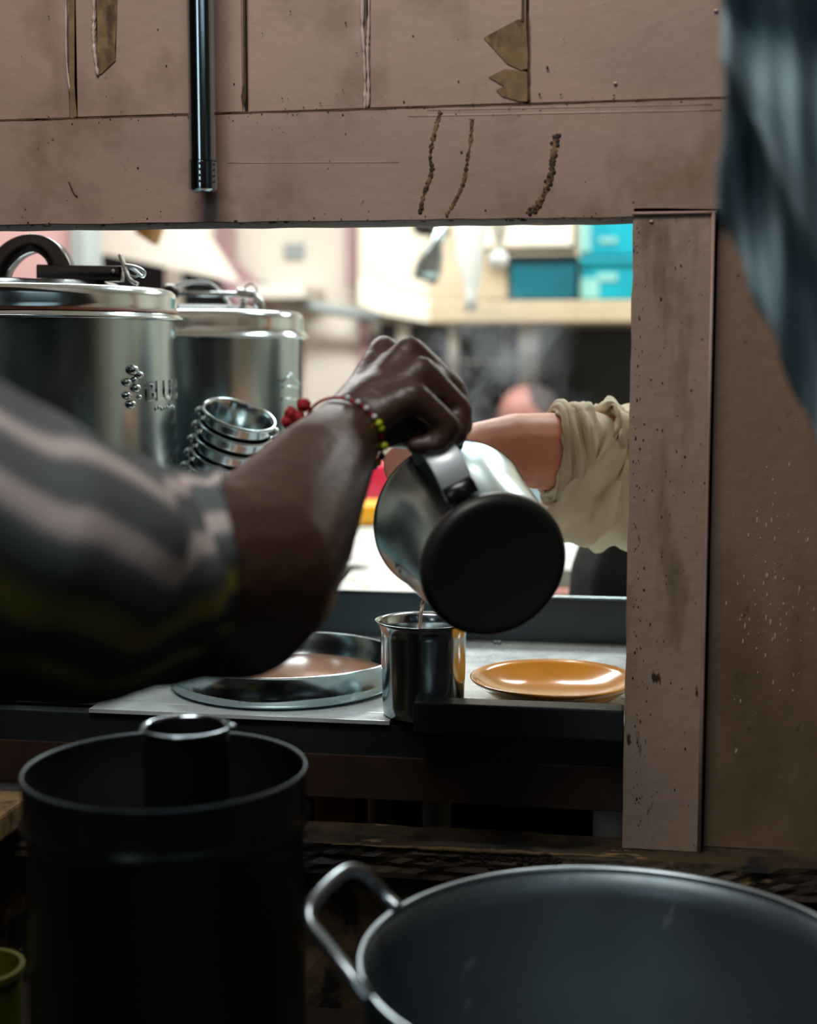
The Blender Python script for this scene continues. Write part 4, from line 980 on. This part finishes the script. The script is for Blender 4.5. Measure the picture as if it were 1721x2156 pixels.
crate(1076, 538, 1212, 631, 2.75, M['tealdk'], 'deep teal crate with a black top on the back shelf', M['blackpanel'])
crate(1222, 545, 1420, 631, 2.78, M['teal'], 'bright teal crate low on the shelf beside the post', None, ((1222, 585, 1262, 628), (1258, 575, 1300, 592)))
crate(1222, 440, 1420, 538, 2.78, M['teal'], 'bright teal crate stacked on another beside the post', None, ((1222, 470, 1245, 530), (1262, 500, 1300, 512)))
bgbox('cardboard_box', 1010, 440, 1206, 519, 2.76, .24, M['cream'], None, label='cream carton on top of the black topped crate', cat='box')
bgbox('cardboard_box', 1015, 531, 1070, 631, 2.84, .2, M['tan'], None, label='narrow tan carton beside the deep teal crate', cat='box')
# hanging things on a high rod
zr_ = 1.78
rod = empty('hanging_rail', PY(950, 300, 2.3), 'metal rail above the view from which the utensils hang', 'rail')
ra, rb_ = PY(240, 300, 2.3), PY(1150, 300, 2.3); rzz = 1.80
bm = bmesh.new(); tube(bm, [(ra.x-.1, 2.3, rzz), (rb_.x+.1, 2.3, rzz)], .008, 10)
for x in (ra.x, rb_.x): tube(bm, [(x, 2.3, rzz), (x, 2.3, ZC)], .006, 8)
tube(bm, [(rb_.x-.35, 2.42, rzz), (rb_.x+.1, 2.42, rzz)], .008, 10); tube(bm, [(rb_.x+.1, 2.29, rzz), (rb_.x+.1, 2.43, rzz)], .006, 8); tube(bm, [(rb_.x-.35, 2.29, rzz), (rb_.x-.35, 2.43, rzz)], .006, 8)
done(bm, 'rail_bar', M['steel_dk'], rod)
def hook(x, y, ztop, parent):
    bm = bmesh.new(); tube(bm, [(x, y, ztop), (x, y, rzz-.004)], .0025, 8); done(bm, 'hook', M['steel_dk'], parent)
a, b = PY(940, 455, 2.3), PY(893, 592, 2.3)
sp = empty('utensil', a, 'grey spatula hanging at a slant from the back rail', 'utensil')
bm = bmesh.new(); tube(bm, [a, a.lerp(b, .45), a.lerp(b, .55), a.lerp(b, .8), b], [.012, .014, .024, .034, .03], 16, flat=.35); done(bm, 'blade', M['steel_soft'], sp)
bm = bmesh.new(); tube(bm, [a+Vector((-.004, 0, .01)), a+Vector((.01, 0, .08))], .012, 12); done(bm, 'grip', M['black'], sp); hook(a.x+.01, 2.3, a.z+.07, sp)
a = PY(897, 478, 2.34)
cb = empty('cloth_bundle', a, 'dark brown bundle hanging behind the spatula', 'bundle')
bm = bmesh.new(); ball(bm, a, (.035, .03, .022), 16); ball(bm, a+Vector((.03, 0, -.012)), (.03, .03, .016), 14); done(bm, 'bundle_body', M['crust'], cb); hook(a.x, 2.34, a.z, cb)
a, b = PY(992, 440, 2.3), PY(992, 655, 2.3)
bg_ = empty('plastic_bag', a, 'long white plastic bag tapering down from the back rail', 'bag')
bm = bmesh.new(); tube(bm, [a+Vector((0, 0, .03)), a.lerp(b, .2), a.lerp(b, .45), a.lerp(b, .7), a.lerp(b, .85), b], [.038, .04, .034, .022, .014, .018], 20, flat=.6)
for v in bm.verts: v.co.x += .003*math.sin(v.co.z*150+v.co.y*90)
done(bm, 'bag_body', M['plasticbag'], bg_); hook(a.x, 2.3, a.z, bg_)
a, b = PY(1052, 440, 2.42), PY(1052, 528, 2.42)
lb = empty('light_bulb', a, 'white bulb hanging in a narrow cone fitting, unlit', 'lamp')
bm = bmesh.new(); tube(bm, [a+Vector((0, 0, .04)), a, b], [.034, .032, .008], 20); done(bm, 'cone_fitting', M['white'], lb)
bm = bmesh.new(); ball(bm, PY(1050, 547, 2.42), (.026, .026, .024), 18); done(bm, 'bulb', M['plasticbag'], lb); hook(a.x, 2.42, a.z+.03, lb)
a, b = PY(312, 440, 1.3), PY(328, 512, 1.3)
am = empty('pendant_shade', a, 'small brown cone pointing down at the top left of the hatch view', 'shade')
bm = bmesh.new(); tube(bm, [a, PY(316, 485, 1.3), PY(330, 515, 1.3)], [.036, .026, .004], 20); done(bm, 'cone', M['brownglass'], am)
bm = bmesh.new(); tube(bm, [(a.x, 1.3, a.z-.01), (a.x, 1.3, ZC)], .0025, 8); done(bm, 'cord', M['steel_dk'], am)
# lower windows and black panel
window('window_2', 800, 682, 1100, 900, 3.36, [(835, 26), (944, 20), (1062, 0.5)], [(760, 3)])
bgbox('trim_8', 1094, 684, 1134, 900, 3.3, .09, M['white'], None, kind='structure')
bgbox('black_board', 1138, 690, 1700, 960, 3.25, .06, M['blackpanel'], None, label='large black board under the shelf at the back of the kitchen', cat='board')
bgbox('trim_9', 640, 676, 756, 900, 3.33, .06, M['white'], None, kind='structure')
# packets on the speckled table
a = PZ(765, 1105, WZ); 
pk = empty('snack_packet', a, 'yellow packet lying on the speckled table behind the hand', 'packet', 'bright packets on the speckled table')
bm = bmesh.new(); box(bm, a+Vector((-.07, -.03, .001)), a+Vector((.06, .06, .045)), .014); done(bm, 'packet_body', M['yellow'], pk)
a = PZ(790, 1070, WZ)
pk = empty('snack_packet', a, 'crimson packet standing behind the yellow packet', 'packet', 'bright packets on the speckled table')
bm = bmesh.new(); box(bm, a+Vector((-.06, .04, .001)), a+Vector((.07, .12, .10)), .02); done(bm, 'packet_body', M['crimson'], pk)

# ------------------------------------------------------------------ steam
bm = bmesh.new(); c0 = P(1010, 860, 1.62); box(bm, c0+Vector((-.14, -.12, -.15)), c0+Vector((.15, .14, .16)), 0)
vm = bpy.data.materials.new('steam'); vm.use_nodes = True; nt = vm.node_tree; N = nt.nodes; L = nt.links
N.remove(N['Principled BSDF']); pv = N.new('ShaderNodeVolumePrincipled'); pv.inputs['Color'].default_value = (.92, .97, 1, 1); pv.inputs['Anisotropy'].default_value = .2
L.new(pv.outputs[0], N['Material Output'].inputs['Volume'])
tc = N.new('ShaderNodeTexCoord'); mp = N.new('ShaderNodeMapping'); mp.inputs['Scale'].default_value = (10, 10, 6.5); L.new(tc.outputs['Object'], mp.inputs[0])
nz = N.new('ShaderNodeTexNoise'); nz.inputs['Scale'].default_value = 1; nz.inputs['Detail'].default_value = 3; nz.inputs['Distortion'].default_value = 2.2; L.new(mp.outputs[0], nz.inputs['Vector'])
mr = N.new('ShaderNodeMapRange'); mr.inputs[1].default_value = .53; mr.inputs[2].default_value = .74; mr.inputs[4].default_value = 17.0; L.new(nz.outputs['Fac'], mr.inputs[0])
# soft falloff from the plume centre
sb = N.new('ShaderNodeVectorMath'); sb.operation = 'SUBTRACT'; sb.inputs[1].default_value = c0; L.new(tc.outputs['Object'], sb.inputs[0])
sc_ = N.new('ShaderNodeVectorMath'); sc_.operation = 'MULTIPLY'; sc_.inputs[1].default_value = (7.2, 8.0, 6.4); L.new(sb.outputs[0], sc_.inputs[0])
ln = N.new('ShaderNodeVectorMath'); ln.operation = 'LENGTH'; L.new(sc_.outputs[0], ln.inputs[0])
fr = N.new('ShaderNodeMapRange'); fr.inputs[1].default_value = 1.0; fr.inputs[2].default_value = .2; L.new(ln.outputs['Value'], fr.inputs[0])
mu = N.new('ShaderNodeMath'); mu.operation = 'MULTIPLY'; L.new(mr.outputs[0], mu.inputs[0]); L.new(fr.outputs[0], mu.inputs[1]); L.new(mu.outputs[0], pv.inputs['Density'])
o = done(bm, 'steam', vm, None, smooth=False); tag(o, 'thin wisps of steam rising behind the pouring hand', 'steam', kind='stuff')
S.cycles.volume_step_rate = 1.0
